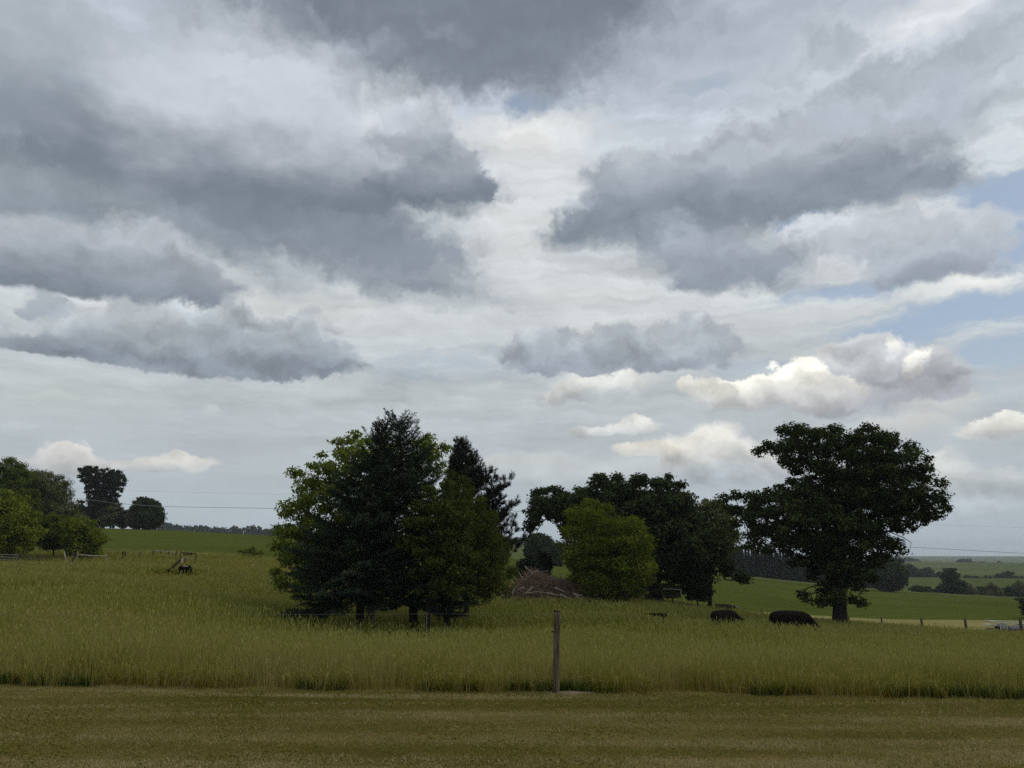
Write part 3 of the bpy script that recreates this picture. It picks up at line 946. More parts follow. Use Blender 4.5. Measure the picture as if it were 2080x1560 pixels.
def skeleton(rg, trunk, C, r_base, wiggle=.12, down=.15):
    """Limbs that grow from the trunk's line out to every clump; thickness follows what each limb carries."""
    nodes = [np.asarray(p, float) for p in trunk]
    par = [-1] + list(range(len(trunk) - 1))
    first = max(1, len(trunk) // 2)
    top = nodes[-1]
    order = np.argsort(np.linalg.norm(C - top, axis=1))
    leafs = []
    ends = list(range(first, len(nodes)))
    for k in order:
        c = C[k]
        cand = np.array([nodes[i] for i in ends])
        v = c - cand
        dist = np.linalg.norm(v, axis=1)
        pen = dist + .55 * np.maximum(cand[:, 2] - c[2], 0) + .12 * np.linalg.norm(cand - top, axis=1)
        j = ends[int(np.argmin(pen))]
        a = nodes[j]
        L = np.linalg.norm(c - a)
        m = max(2, int(L / .7))
        prev = j
        off = rg.normal(size=3) * wiggle * L; off[2] -= down * L
        for s in range(1, m + 1):
            t = s / m
            q = a + (c - a) * t + off * math.sin(math.pi * t) * .8 + (rg.normal(size=3) * .04 * L if s < m else 0)
            nodes.append(q); par.append(prev); prev = len(nodes) - 1
            ends.append(prev)
        leafs.append(prev)
    w = np.zeros(len(nodes))
    for l in leafs:
        i = l
        while i >= 0:
            w[i] += 1
            i = par[i]
    rad = r_base * (np.maximum(w, .35) / max(w.max(), 1)) ** .5
    for i in range(len(trunk)):                          # trunk taper, flared at the foot
        t = i / max(len(trunk) - 1, 1)
        rad[i] = max(rad[i] * (1 - .12 * t), r_base * (1 - .45 * t)) * (1.35 if i == 0 else 1)
    return nodes, par, np.maximum(rad, .014)


def skeleton_mesh(nodes, par, rad, sides=6):
    mb = MB()
    kids = {}
    for i, p in enumerate(par):
        kids.setdefault(p, []).append(i)
    used = set()
    for i in range(len(nodes)):
        if i in used or par[i] < 0 and i != 0:
            continue
        chain = [par[i], i] if par[i] >= 0 else [i]
        used.add(i)
        while True:
            ks = [k for k in kids.get(chain[-1], []) if k not in used]
            if not ks:
                break
            k = max(ks, key=lambda q: rad[q])
            used.add(k); chain.append(k)
        if len(chain) > 1:
            r = [rad[c] for c in chain]
            if par[i] >= 0:
                r[0] = min(r[0], rad[chain[1]] * 1.2)
            mb.tube([nodes[c] for c in chain], r, sides, cap=False)
    return mb


BARK = mat_noise("grey_bark", (.035, .03, .024), (.09, .078, .062), 9, (1, 1, .25), .95, .05, .8)
BARK_D = mat_noise("dark_bark", (.018, .014, .011), (.045, .036, .03), 9, (1, 1, .25), .95, .05, .8)
L_OAK = mat_leaf("oak_leaf", (.017, .028, .009), (.038, .056, .016), (.085, .105, .034), .16)
L_OAK2 = mat_leaf("oak_leaf_2", (.020, .033, .012), (.042, .060, .020), (.085, .10, .038), .18)  # leaf greens slightly greyer than the first oak set
L_LIGHT = mat_leaf("fresh_green_leaf", (.045, .064, .007), (.098, .125, .013), (.185, .205, .03), .33)
L_ASH = mat_leaf("boxelder_leaf", (.085, .118, .020), (.16, .205, .033), (.23, .27, .056), .4)
L_MID = mat_leaf("bush_leaf", (.045, .068, .011), (.085, .118, .018), (.14, .17, .03), .32)
L_GREY = mat_leaf("greyish_leaf", (.06, .074, .03), (.12, .138, .056), (.19, .205, .095), .28)
L_DARK = mat_leaf("dark_leaf", (.016, .026, .012), (.028, .04, .018), (.045, .06, .026), .15)
L_FEATHER = mat_leaf("cedar_spray", (.04, .054, .011), (.07, .088, .017), (.105, .125, .027), .25)
L_DULL = mat_leaf("dull_green_leaf", (.028, .042, .010), (.055, .074, .016), (.105, .125, .028), .25)
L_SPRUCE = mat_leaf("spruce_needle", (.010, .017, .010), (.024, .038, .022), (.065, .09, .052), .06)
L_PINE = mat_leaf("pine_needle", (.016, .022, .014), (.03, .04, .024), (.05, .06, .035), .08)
L_FAR = mat_leaf("far_leaf", (.026, .04, .016), (.042, .06, .024), (.07, .09, .036), .2)


NF, RF, PF = 1.7, 1.15, 1.25


def make_leaf_tree(name, label, cat, poly, base, d, trunk_px, r_base, n, rc, depth, leaf, mat, bark=None, size=.16, per=60, group=None,
                   aspect=.6, flat=.75, up=.6, shell=.45, droop=0.0, tint0=.4, seed=1, extra=None, crown_name='crown', wiggle=.12, sprigs=4):
    rg = np.random.default_rng(seed)
    g = ground(base[0], d)
    trunk = [np.array([at(px, py, d)[0], d, at(px, py, d)[2]]) for px, py in trunk_px]
    trunk[0] = np.array([trunk[0][0], d, float(zf(trunk[0][0], d)) - .15])
    root = empty(name, (trunk[0][0], d, trunk[0][2] + .15))
    tag(root, label, cat, group)
    C, rad = fill_crown(rg, poly, d, int(n * NF), depth, rc * RF)
    nodes, par, rr = skeleton(rg, trunk, C, r_base, wiggle)
    mb = skeleton_mesh(nodes, par, rr)
    for pts, r0, r1 in (extra or []):                    # dead limbs that stick out
        Q = [np.array([at(px, py, d)[0], d + dy, at(px, py, d)[2]]) for px, py, dy in pts]
        mb.tube(Q, list(np.linspace(r0, r1, len(Q))), 5, cap=False)
    mb.build('trunk', bark or BARK_D, root, smooth=True)
    V, F, T = clump_leaves(rg, C, rad, per * PF, size, aspect, flat, up, shell, droop, tint0, sprigs=sprigs)
    link(crown_name, np_mesh(crown_name, V, F, {'tint': T}), mat, root)
    return root


def shrub(name, label, cat, x0, x1, top, bot, d, mat, seed, n=14, leafsize=.16, per=45, group=None, depth=None, lump=.42, tint0=.42):
    """A bush or a distant tree given by its extent in the photograph."""
    rg = np.random.default_rng(seed)
    cx = (x0 + x1) / 2
    w, h = (x1 - x0) / 2, bot - top
    poly = []
    for k in range(18):
        a = math.pi * 2 * k / 18
        rr = 1 + rg.normal() * lump * .5
        px = cx + math.cos(a) * w * rr * (1 if math.sin(a) > -.3 else .9)
        py = bot - h * .48 - math.sin(a) * h * .52 * (rr if math.sin(a) > 0 else .95)
        poly.append((px, min(py, bot)))
    W = abs(at(x1, top, d)[0] - at(x0, top, d)[0])
    H = at(cx, top, d)[2] - at(cx, bot, d)[2]
    rc = max(.2, min(W, H) * .19)
    dp = depth or W * .42
    return make_leaf_tree(name, label, cat, poly, (cx, bot), d, [(cx, bot), (cx + rg.normal() * w * .05, bot - h * .16), (cx, bot - h * .3)],
                          max(.03, H * .022), int(n * 1.25), rc, dp, None, mat, BARK_D, leafsize, per, group, seed=seed, shell=.35, tint0=tint0)


# ---------------- conifers
def needles(rg, a, b, n, length, width, lift, tint):
    """Flat needle sprays set along the segment a-b."""
    t = rg.random(n)[:, None]
    p = a + (b - a) * t
    ax = (b - a) / (np.linalg.norm(b - a) + 1e-9)
    dr = unit(rg, n) + ax * .9 + np.array([0, 0, lift])
    dr /= np.linalg.norm(dr, axis=1, keepdims=True)
    s = np.cross(dr, unit(rg, n)); s /= np.linalg.norm(s, axis=1, keepdims=True) + 1e-9
    L = (length * rg.uniform(.6, 1.2, n))[:, None]
    P = np.stack([p, p + dr * L * .5 + s * width, p + dr * L, p + dr * L * .5 - s * width], 1)
    return P, np.clip(tint + rg.normal(0, .15, n), 0, 1)


def make_spruce(name, label, trunk_px, d, profile, r_base, seed, whorl=.34, per_whorl=8, mat=None, kind='spruce', bias=(0, 0), dens=1.0, low_bare=.6, skip=None):
    """profile: list of (photo row, half-width left px, half-width right px). Branches reach down and turn up at the tips."""
    rg = np.random.default_rng(seed)
    tr = [at(px, py, d) for px, py in trunk_px]
    tr[0][2] = float(zf(tr[0][0], d)) - .15
    root = empty(name, (tr[0][0], d, tr[0][2] + .15)); tag(root, label, 'spruce tree' if kind == 'spruce' else 'pine tree')
    tr = np.array(tr)
    zt = tr[:, 2]
    mb = MB()
    H = zt[-1] - zt[0]
    zs = np.linspace(zt[0], zt[-1], 14)
    line = np.column_stack([np.interp(zs, zt, tr[:, 0]), np.full(14, d), zs])
    mb.tube(line, list(r_base * (1 - np.linspace(0, 1, 14)) ** .8 + .012), 8, cap=False)
    prow = np.array([p[0] for p in profile], float)
    pz = np.array([at(trunk_px[0][0], r, d)[2] for r in prow])
    m_px = d / (FPX * math.cos(PITCH))
    wl = np.array([p[1] for p in profile]) * m_px
    wr = np.array([p[2] for p in profile]) * m_px
    o = np.argsort(pz)
    P_all, T_all = [], []
    z = pz.min()
    while z < zt[-1] - .05:
        f = (z - pz.min()) / max(zt[-1] - pz.min(), .1)
        nb = max(4, int(per_whorl * (1 - .3 * f)))
        ph = rg.uniform(0, 6.28)
        for k in range(nb):
            a = ph + k * 2 * math.pi / nb + rg.normal(0, .25)
            c = math.cos(a)
            half = np.interp(z, pz[o], wr[o]) if c > 0 else np.interp(z, pz[o], wl[o])
            back = .5 * (np.interp(z, pz[o], wr[o]) + np.interp(z, pz[o], wl[o]))
            L = (half * abs(c) + back * (1 - abs(c))) * rg.uniform(.72, 1.08)
            if L < .06:
                L = .06
            if f > .86 and rg.random() < .2:
                L *= 1.35
            zz = z + rg.uniform(-.5, .5) * whorl
            x0 = np.interp(zz, zt, tr[:, 0])
            n = 7
            s = np.linspace(0, 1, n)
            if kind == 'spruce':
                dz = L * (-.02 - (.55 - .5 * f) * s + (.26 + .3 * f) * s ** 2.4) + (.12 * L * f)
                dz += max(f - .72, 0) / .28 * L * (s * .35 + s ** 2 * .5)
            else:
                dz = L * (.10 * s + .45 * s ** 2) + rg.normal(0, .06) * L * s
            side = rg.normal(0, .10) * L
            B = np.column_stack([x0 + c * L * s - math.sin(a) * side * s ** 2, d + math.sin(a) * L * s + c * side * s ** 2, zz + dz])
            mb.tube(B, list(np.linspace(max(.012, L * .014), .006, n)), 4, cap=False)
            gz = float(zf(x0, d)) + .85
            if zz < gz + .1:
                continue
            lo = (B[:, 2] - zz).min()
            if zz + lo < gz:
                if (zz - gz) < -lo * .8:
                    continue
                B[:, 2] = zz + (B[:, 2] - zz) * (zz - gz) / -lo
            bt = .30 + rg.normal(0, .14)
            if kind == 'spruce':
                m = max(5, int(L * 9))
                for q in range(m):
                    t = (q + rg.random()) / m * .92 + .08
                    if t < .28 and L > 1.2 and rg.random() < .75:
                        continue
                    i = min(int(t * (n - 1)), n - 2)
                    b0 = B[i] + (B[i + 1] - B[i]) * (t * (n - 1) - i)
                    ax = B[i + 1] - B[i]; ax = ax / np.linalg.norm(ax)
                    sd = np.cross(ax, [0, 0, 1.0]); sd /= np.linalg.norm(sd) + 1e-9
                    sl = L * .34 * (1 - t * .75) * rg.uniform(.7, 1.2) + .08
                    for sg in (-1, 1):
                        e = b0 + (sd * sg * .75 + ax * .75 + np.array([0, 0, -.30 + .25 * f + rg.normal(0, .1)])) * sl
                        p, tt = needles(rg, b0, e, int((12 + 36 * sl) * dens * (1 - .2 * max(f - .6, 0) / .4)), .13 - .05 * f, .017 - .006 * f, -.12, bt - .2 + .62 * t * rg.uniform(.6, 1.2))  # tint rises towards the tip, painting highlights on the boughs
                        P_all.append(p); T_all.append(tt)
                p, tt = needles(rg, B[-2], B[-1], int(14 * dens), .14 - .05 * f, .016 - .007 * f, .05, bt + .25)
                P_all.append(p); T_all.append(tt)
            else:
                m = max(4, int(L * 11))
                for q in range(m):
                    t = .3 + .7 * (q + rg.random()) / m
                    i = min(int(t * (n - 1)), n - 2)
                    b0 = B[i] + (B[i + 1] - B[i]) * (t * (n - 1) - i)
                    e = b0 + (unit(rg, 1)[0] * .7 + np.array([0, 0, .75]) + (B[-1] - B[0]) / L * .4) * rg.uniform(.16, .36)
                    mb.tube([b0, e], [.012, .006], 3, cap=False)
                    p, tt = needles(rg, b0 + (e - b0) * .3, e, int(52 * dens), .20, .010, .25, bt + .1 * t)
                    P_all.append(p); T_all.append(tt)
        z += whorl * (1 - .45 * f) * rg.uniform(.8, 1.2)
    # leader
    p, tt = needles(rg, line[-2], line[-1] + np.array([0, 0, .1]), int(60 * dens), .10, .010, .35, .4)
    P_all.append(p); T_all.append(tt)
    mb.build('trunk', BARK_D, root, smooth=True)
    P = np.vstack(P_all); T = np.concatenate(T_all)
    b = np.arange(len(P))[:, None] * 4
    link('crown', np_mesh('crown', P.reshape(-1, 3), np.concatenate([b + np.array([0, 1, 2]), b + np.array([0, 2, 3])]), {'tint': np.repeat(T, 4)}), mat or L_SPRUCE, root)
    return root


# ================ the cluster left of the middle
make_leaf_tree('boxelder_tree', 'light green leafy tree with loose airy sprays behind the left of the dark spruces', 'tree',
    [(548, 1095), (566, 1045), (595, 1000), (588, 955), (615, 945), (632, 965), (645, 912), (668, 925), (688, 890), (703, 868), (722, 878), (755, 876), (800, 900), (868, 882), (885, 890), (912, 898), (905, 945), (880, 990), (800, 1060), (700, 1150), (625, 1215), (570, 1210), (555, 1165), (568, 1130)],
    (752, 1275), 36.5, [(752, 1278), (755, 1235), (748, 1180), (735, 1100), (720, 1040)], .22, 95, .42, 1.9, None, L_ASH, BARK, .20, 46, aspect=.42, up=.35, shell=.25, droop=.9, seed=21, wiggle=.16)
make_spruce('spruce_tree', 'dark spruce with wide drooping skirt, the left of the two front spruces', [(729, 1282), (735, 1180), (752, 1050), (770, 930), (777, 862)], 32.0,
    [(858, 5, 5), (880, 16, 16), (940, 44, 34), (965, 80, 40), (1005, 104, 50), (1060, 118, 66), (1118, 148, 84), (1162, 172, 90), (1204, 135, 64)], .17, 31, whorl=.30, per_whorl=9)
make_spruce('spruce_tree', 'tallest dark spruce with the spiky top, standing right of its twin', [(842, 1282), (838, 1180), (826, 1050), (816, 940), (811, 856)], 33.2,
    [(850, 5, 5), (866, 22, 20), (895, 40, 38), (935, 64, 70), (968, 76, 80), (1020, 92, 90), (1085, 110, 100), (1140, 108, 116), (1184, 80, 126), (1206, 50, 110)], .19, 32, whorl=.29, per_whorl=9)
make_leaf_tree('leafy_bush_tree', 'round fresh green leafy tree growing in front of the right spruce', 'tree',
    [(822, 1130), (806, 1098), (826, 1060), (838, 1018), (858, 1008), (872, 985), (893, 990), (905, 970), (930, 992), (938, 1022), (962, 1050), (955, 1095), (972, 1140), (952, 1180), (962, 1205), (925, 1214), (905, 1226), (870, 1208), (842, 1212), (836, 1168)],
    (866, 1278), 31.4, [(866, 1282), (870, 1240), (876, 1190), (882, 1130)], .09, 48, .34, 1.5, None, L_DULL, BARK_D, .15, 60, aspect=.5, up=.5, shell=.4, droop=.4, seed=23, sprigs=9)
make_leaf_tree('feathery_cedar', 'dull green feathery conifer to the right of the spruces, with soft upright sprays', 'tree',
    [(893, 1030), (900, 985), (913, 960), (930, 976), (946, 966), (956, 1000), (980, 1002), (986, 1042), (1010, 1050), (1012, 1090), (1036, 1104), (1030, 1145), (1052, 1166), (1040, 1210), (1000, 1212), (985, 1228), (940, 1216), (915, 1222), (903, 1180), (888, 1100)],
    (907, 1268), 35.2, [(907, 1270), (910, 1230), (925, 1150), (938, 1060)], .13, 58, .36, 1.7, None, L_FEATHER, BARK_D, .17, 80, aspect=.24, flat=1.1, up=.2, shell=.35, droop=-1.0, seed=24, sprigs=12)
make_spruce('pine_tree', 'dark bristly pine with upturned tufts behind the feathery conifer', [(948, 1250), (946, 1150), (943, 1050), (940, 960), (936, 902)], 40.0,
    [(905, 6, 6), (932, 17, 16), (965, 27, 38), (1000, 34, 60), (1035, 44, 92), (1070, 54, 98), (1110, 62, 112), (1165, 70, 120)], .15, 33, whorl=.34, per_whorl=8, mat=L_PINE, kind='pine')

# ================ middle group
make_leaf_tree('oak_tree', 'broad dark oak in the middle with long low limbs, behind the round light green tree', 'tree',
    [(1064, 1078), (1074, 1025), (1082, 998), (1110, 987), (1135, 992), (1160, 1003), (1172, 988), (1196, 990), (1198, 966), (1225, 961), (1256, 966), (1272, 980), (1290, 964), (1312, 966), (1322, 976), (1345, 962), (1372, 972), (1392, 992), (1402, 1022), (1415, 1050), (1440, 1062), (1470, 1085), (1462, 1125), (1480, 1150), (1508, 1160), (1528, 1190), (1500, 1186), (1470, 1172), (1440, 1170), (1432, 1195), (1400, 1195), (1340, 1178), (1270, 1150), (1190, 1110), (1140, 1085), (1132, 1062), (1108, 1050), (1090, 1066), (1078, 1085)],
    (1326, 1210), 58.0, [(1326, 1212), (1327, 1180), (1322, 1140), (1318, 1095), (1310, 1060)], .55, 165, .62, 4.2, None, L_OAK2, BARK_D, .24, 44, seed=41, shell=.35, flat=.75)
make_leaf_tree('round_tree', 'bright yellowish green round leafy tree in front of the middle oak', 'tree',
    [(1142, 1075), (1150, 1038), (1172, 1022), (1205, 1010), (1232, 1024), (1246, 1042), (1262, 1052), (1288, 1046), (1308, 1062), (1312, 1095), (1326, 1120), (1330, 1152), (1322, 1188), (1300, 1212), (1235, 1218), (1180, 1213), (1158, 1180), (1146, 1130)],
    (1222, 1212), 50.0, [(1222, 1216), (1223, 1195), (1226, 1160), (1230, 1120)], .16, 56, .6, 2.6, None, L_LIGHT, BARK_D, .17, 60, aspect=.45, seed=42, shell=.55, up=.5, sprigs=8, tint0=.5)
make_leaf_tree('grey_green_tree', 'grey green tree with thin foliage between the middle oak and the big oak', 'tree',
    [(1404, 1050), (1418, 1022), (1440, 1012), (1466, 1018), (1484, 1035), (1496, 1065), (1500, 1100), (1484, 1128), (1455, 1146), (1420, 1150), (1402, 1110)],
    (1440, 1206), 64.0, [(1440, 1208), (1442, 1180), (1448, 1130), (1455, 1085)], .16, 50, .6, 2.2, None, L_GREY, BARK_D, .22, 34, seed=43, shell=.25)
for k, (x0, x1, t, b, d, lab) in enumerate([
        (1338, 1392, 1186, 1216, 56.5, 'low dark bush under the middle oak, behind the pale gate bar'),
        (1385, 1450, 1172, 1222, 57.0, 'dense dark bush at the right foot of the middle oak'),
        (1240, 1320, 1180, 1212, 53.0, 'low shaded bush between the round light green tree and the oak trunk')]):
    shrub('bush', lab, 'bush', x0, x1, t, b, d, L_OAK2 if k else L_MID, 60 + k, n=24, leafsize=.16, per=48, group='bushes under the middle oak')
shrub('cedar_bush', 'small dark upright cedar just behind the brush pile', 'bush', 1092, 1122, 1116, 1182, 60, L_DARK, 66, n=26, leafsize=.17, per=50)
shrub('cedar_bush', 'low dark bush behind the left half of the brush pile', 'bush', 1046, 1094, 1138, 1186, 58, L_DARK, 67, n=22, leafsize=.17, per=50)

# ================ the big oak
make_leaf_tree('big_oak_tree', 'tall old oak with a spreading open crown standing alone by the grazing cattle', 'tree',
    [(1466, 1012), (1474, 998), (1498, 1002), (1523, 998), (1551, 993), (1580, 993), (1576, 976), (1606, 968), (1634, 975), (1622, 962), (1600, 948), (1585, 935), (1566, 932), (1545, 920), (1537, 902), (1560, 894), (1578, 896), (1568, 877), (1588, 864), (1612, 866), (1655, 868), (1683, 862), (1701, 870), (1732, 864), (1775, 868), (1803, 882), (1827, 898), (1845, 920), (1871, 934), (1878, 957), (1893, 975), (1896, 997), (1902, 1012), (1908, 1000), (1920, 1012), (1912, 1034), (1896, 1052), (1876, 1066), (1850, 1074), (1828, 1088), (1818, 1110), (1808, 1130), (1785, 1143), (1764, 1152), (1764, 1172), (1750, 1198), (1744, 1235), (1726, 1232), (1712, 1200), (1690, 1230), (1652, 1232), (1625, 1226), (1637, 1205), (1652, 1185), (1655, 1166), (1612, 1150), (1603, 1132), (1578, 1126), (1548, 1127), (1517, 1116), (1520, 1096), (1500, 1070), (1490, 1042)],
    (1705, 1270), 46.0, [(1705, 1276), (1706, 1240), (1703, 1190), (1705, 1140), (1708, 1080), (1712, 1020), (1716, 960)], .42, 228, .46, 3.6, None, L_OAK, BARK_D, .165, 68, seed=51, shell=.35, wiggle=.08, flat=.72,
    extra=[([(1690, 1170, 0), (1660, 1184, -.8), (1625, 1192, -1.2), (1608, 1205, -1.4), (1600, 1213, -1.5)], .05, .012),
           ([(1800, 1080, -.3), (1826, 1092, -.5), (1840, 1102, -.6), (1839, 1113, -.6)], .03, .012),
           ([(1660, 985, 0), (1625, 962, -.5), (1600, 958, -.8), (1581, 955, -.9)], .03, .01),
           ([(1640, 975, -.4), (1612, 966, -.8), (1590, 962, -1)], .025, .01)])

# ================ left side
make_leaf_tree('leafy_tree', 'yellow green leafy tree at the far left edge behind the corral panels', 'tree',
    [(-70, 1010), (-20, 990), (15, 990), (45, 1012), (62, 1035), (72, 1065), (72, 1108), (50, 1128), (-20, 1130), (-70, 1120)],
    (20, 1125), 62.0, [(20, 1126), (18, 1100), (14, 1070), (5, 1050)], .16, 42, .7, 2.2, None, L_LIGHT, BARK_D, .18, 52, seed=71, shell=.5, tint0=.8)
make_leaf_tree('poplar_tree', 'tall dark green tree top at the left edge, rising above the yellow green tree', 'tree',
    [(-50, 1000), (-10, 985), (4, 945), (18, 924), (34, 934), (46, 950), (62, 958), (72, 1000), (70, 1070), (-40, 1085)],
    (25, 1105), 92.0, [(25, 1108), (25, 1080), (24, 1030), (22, 980)], .2, 60, .8, 2.5, None, L_MID, BARK, .22, 44, seed=72, shell=.3)
make_leaf_tree('poplar_tree', 'grey green willowy tree sloping down to the right beside the tall dark treetop', 'tree',
    [(52, 965), (75, 948), (100, 960), (118, 964), (131, 978), (136, 1004), (150, 1030), (166, 1052), (168, 1085), (60, 1092)],
    (105, 1095), 97.0, [(105, 1098), (104, 1075), (102, 1035), (98, 1000)], .2, 65, .8, 2.6, None, L_GREY, BARK, .22, 46, seed=73, shell=.3, aspect=.4)
make_leaf_tree('forked_tree', 'dark tree with a forked V shaped crown on the left hill', 'tree',
    [(163, 953), (175, 949), (187, 945), (200, 949), (203, 962), (205, 990), (209, 1000), (212, 985), (212, 958), (222, 949), (232, 958), (243, 955), (252, 972), (247, 992), (240, 1004), (234, 1016), (224, 1030), (202, 1028), (196, 1012), (182, 1006), (170, 980)],
    (208, 1060), 161.0, [(208, 1072), (208, 1050), (207, 1030), (207, 1010)], .4, 90, .5, 2.6, None, L_DARK, BARK_D, .32, 34, seed=74, shell=.3)
hedge = 'bushes along the top of the left hill'
for k, (x0, x1, t, b, d, m, lab) in enumerate([
        (152, 184, 1022, 1074, 162, L_GREY, 'bush at the left end of the hilltop hedge, left of the forked tree'),
        (176, 212, 1008, 1074, 162, L_OAK2, 'tall dark bush at the foot of the forked tree'),
        (206, 242, 1014, 1073, 162, L_GREY, 'greyish bush just right of the forked trunk'),
        (238, 262, 1034, 1073, 162, L_OAK2, 'smaller bush in the hilltop hedge halfway to the round tree'),
        (256, 286, 1034, 1074, 162, L_GREY, 'low grey green bush left of the round hilltop tree')]):
    shrub('hedge_bush', lab, 'bush', x0, x1, t, b, d, m, 80 + k, n=22, leafsize=.4, per=16, group=hedge)
make_leaf_tree('small_round_tree', 'small round tree at the right end of the hilltop hedge', 'tree',
    [(270, 1040), (274, 1020), (288, 1010), (305, 1012), (320, 1018), (329, 1035), (326, 1058), (318, 1074), (285, 1076), (276, 1062)],
    (303, 1078), 160.0, [(303, 1080), (302, 1064), (300, 1045)], .2, 50, .8, 2.3, None, L_OAK2, BARK_D, .4, 20, seed=88, shell=.3)
make_leaf_tree('young_tree', 'young mid green tree with a visible thin stem beside the yellow green bush', 'tree',
    [(76, 1085), (84, 1058), (105, 1042), (128, 1048), (142, 1070), (144, 1098), (130, 1116), (95, 1118), (80, 1108)],
    (108, 1132), 68.0, [(108, 1134), (109, 1116), (110, 1090)], .07, 45, .4, 1.5, None, L_MID, BARK_D, .19, 44, seed=89, shell=.25)
shrub('round_bush', 'round yellow green bush right of the young tree, behind the pale rail', 'bush', 136, 206, 1054, 1140, 66, L_LIGHT, 90, n=30, leafsize=.17, per=52, tint0=.68)
shrub('small_shrub', 'small lone shrub at the bottom of the crop hill, left of the spruces', 'shrub', 482, 532, 1112, 1139, 77, L_MID, 91, n=14, leafsize=.17, per=36, lump=.5)
shrub('weed_clump', 'tiny weed clump at the foot of the crop hill', 'shrub', 446, 458, 1126, 1136, 77, L_MID, 92, n=5, leafsize=.14, per=30)

# ================ right side and far off
shrub('hedge_tree', 'round dark tree standing right behind the big oak at the edge of the crop', 'tree', 1770, 1836, 1140, 1202, 212, L_OAK2, 101, n=60, leafsize=.5, per=12, lump=.12)
shrub('hedge_tree', 'dark treetop just above the round tree, half hidden by the big oak', 'tree', 1762, 1818, 1126, 1176, 300, L_DARK, 102, n=40, leafsize=.7, per=8)
near_h = 'bushes along the lower hedge on the right'
for k, (x0, x1, t, b, m, lab) in enumerate([
        (1852, 1888, 1190, 1211, L_OAK2, 'small bush at the left end of the lower hedge'),
        (1880, 1904, 1200, 1213, L_OAK2, 'lowest flat bush of the lower hedge'),
        (1893, 1926, 1194, 1215, L_DARK, 'dark bush left of the tall tree of the lower hedge'),
        (1916, 1956, 1166, 1216, L_OAK2, 'tallest tree of the lower hedge'),
        (1932, 1984, 1190, 1219, L_GREY, 'wide greyish bush right of the tallest hedge tree'),
        (1968, 2008, 1192, 1221, L_OAK2, 'dark rounded bush halfway along the lower hedge'),
        (2002, 2034, 1188, 1223, L_GREY, 'greyish bush in the right half of the lower hedge'),
        (2024, 2064, 1194, 1225, L_DARK, 'dark bush near the right end of the lower hedge'),
        (2056, 2100, 1180, 1228, L_GREY, 'bush cut off by the right edge of the picture')]):
    shrub('hedge_bush', lab, 'bush', x0, x1, t, b + 3, 236 + 3 * (k % 3), m, 110 + k, n=24, leafsize=.5, per=11, group=near_h)
far_h = 'bushes along the far hedge on the right'
for k, (x0, x1, t, b, m, lab) in enumerate([
        (1832, 1864, 1150, 1178, L_FAR, 'leftmost tree of the far hedge'),
        (1862, 1900, 1157, 1180, L_FAR, 'wide tree second from the left in the far hedge'),
        (1896, 1922, 1163, 1181, L_FAR, 'low bush in the left half of the far hedge'),
        (1920, 1946, 1165, 1183, L_FAR, 'low bush beside the tall tree top of the lower hedge'),
        (1956, 1988, 1168, 1185, L_FAR, 'low bush in the middle of the far hedge'),
        (1988, 2020, 1172, 1186, L_FAR, 'flattest bush of the far hedge'),
        (2028, 2056, 1163, 1187, L_FAR, 'taller tree near the right end of the far hedge'),
        (2054, 2082, 1170, 1188, L_FAR, 'bush at the right end of the far hedge')]):
    shrub('hedge_bush', lab, 'bush', x0, x1, t, b + 3, 455, m, 130 + k, n=18, leafsize=.9, per=4, group=far_h)
shrub('distant_tree', 'pale hazy round tree seen in the gap above the brush pile', 'tree', 1066, 1124, 1082, 1150, 150, L_FAR, 141, n=50, leafsize=.4, per=18, lump=.12)
shrub('distant_tree', 'lower hazy tree in the gap, right of the round one', 'tree', 1104, 1150, 1104, 1152, 140, L_FAR, 142, n=34, leafsize=.4, per=18)
shrub('edge_bush', 'dark leafy branch ends reaching in at the right edge above the fence', 'bush', 2073, 2150, 1212, 1256, 88, L_OAK2, 143, n=34, leafsize=.24, per=34)


def far_wood(name, label, rows, d, hm, mat, seed, spacing, conifer=False, size=1.2, per=20):
    """A wood too far off to tell its trees apart: one object. rows: (photo column, row of the tops)."""
    rg = np.random.default_rng(seed)
    P_all = []
    pxs = np.array([r[0] for r in rows], float); rws = np.array([r[1] for r in rows], float)
    mpx = d / (FPX * math.cos(PITCH))
    px = pxs[0]
    while px < pxs[-1]:
        row = np.interp(px, pxs, rws) + rg.normal(0, .8)
        for lay in range(2):
            dd = d + lay * hm * .8 + rg.uniform(-.2, .2) * hm
            top = at(px, row, dd); h = hm * rg.uniform(.75, 1.0)
            top[2] += rg.uniform(-.12, .08) * hm - lay * .05 * hm
            n = int(per * rg.uniform(.8, 1.2))
            w = spacing * mpx * rg.uniform(.7, 1.2)
            t = rg.random(n)
            ang = rg.uniform(0, 6.28, n)
            rr = w * (t if conifer else np.sqrt(np.maximum(1 - (1 - t * 1.6) ** 2 * .9, .05))) * np.sqrt(rg.random(n))
            c = np.column_stack([top[0] + np.cos(ang) * rr, dd + np.sin(ang) * rr, top[2] - t * h])
            P_all.append(c)
        px += spacing * rg.uniform(.55, 1.1)
    C = np.vstack(P_all)
    n = len(C)
    nn = unit(rg, n) + np.array([0, -.3, .4]); nn /= np.linalg.norm(nn, axis=1, keepdims=True)
    V, F, T = leaf_quads(rg, C, nn, size * rg.uniform(.6, 1.3, n), .8, np.clip(rg.normal(.4, .2, n), 0, 1))
    o = link(name, np_mesh(name, V, F, {'tint': T}), mat)
    tag(o, label, 'trees', kind='stuff')


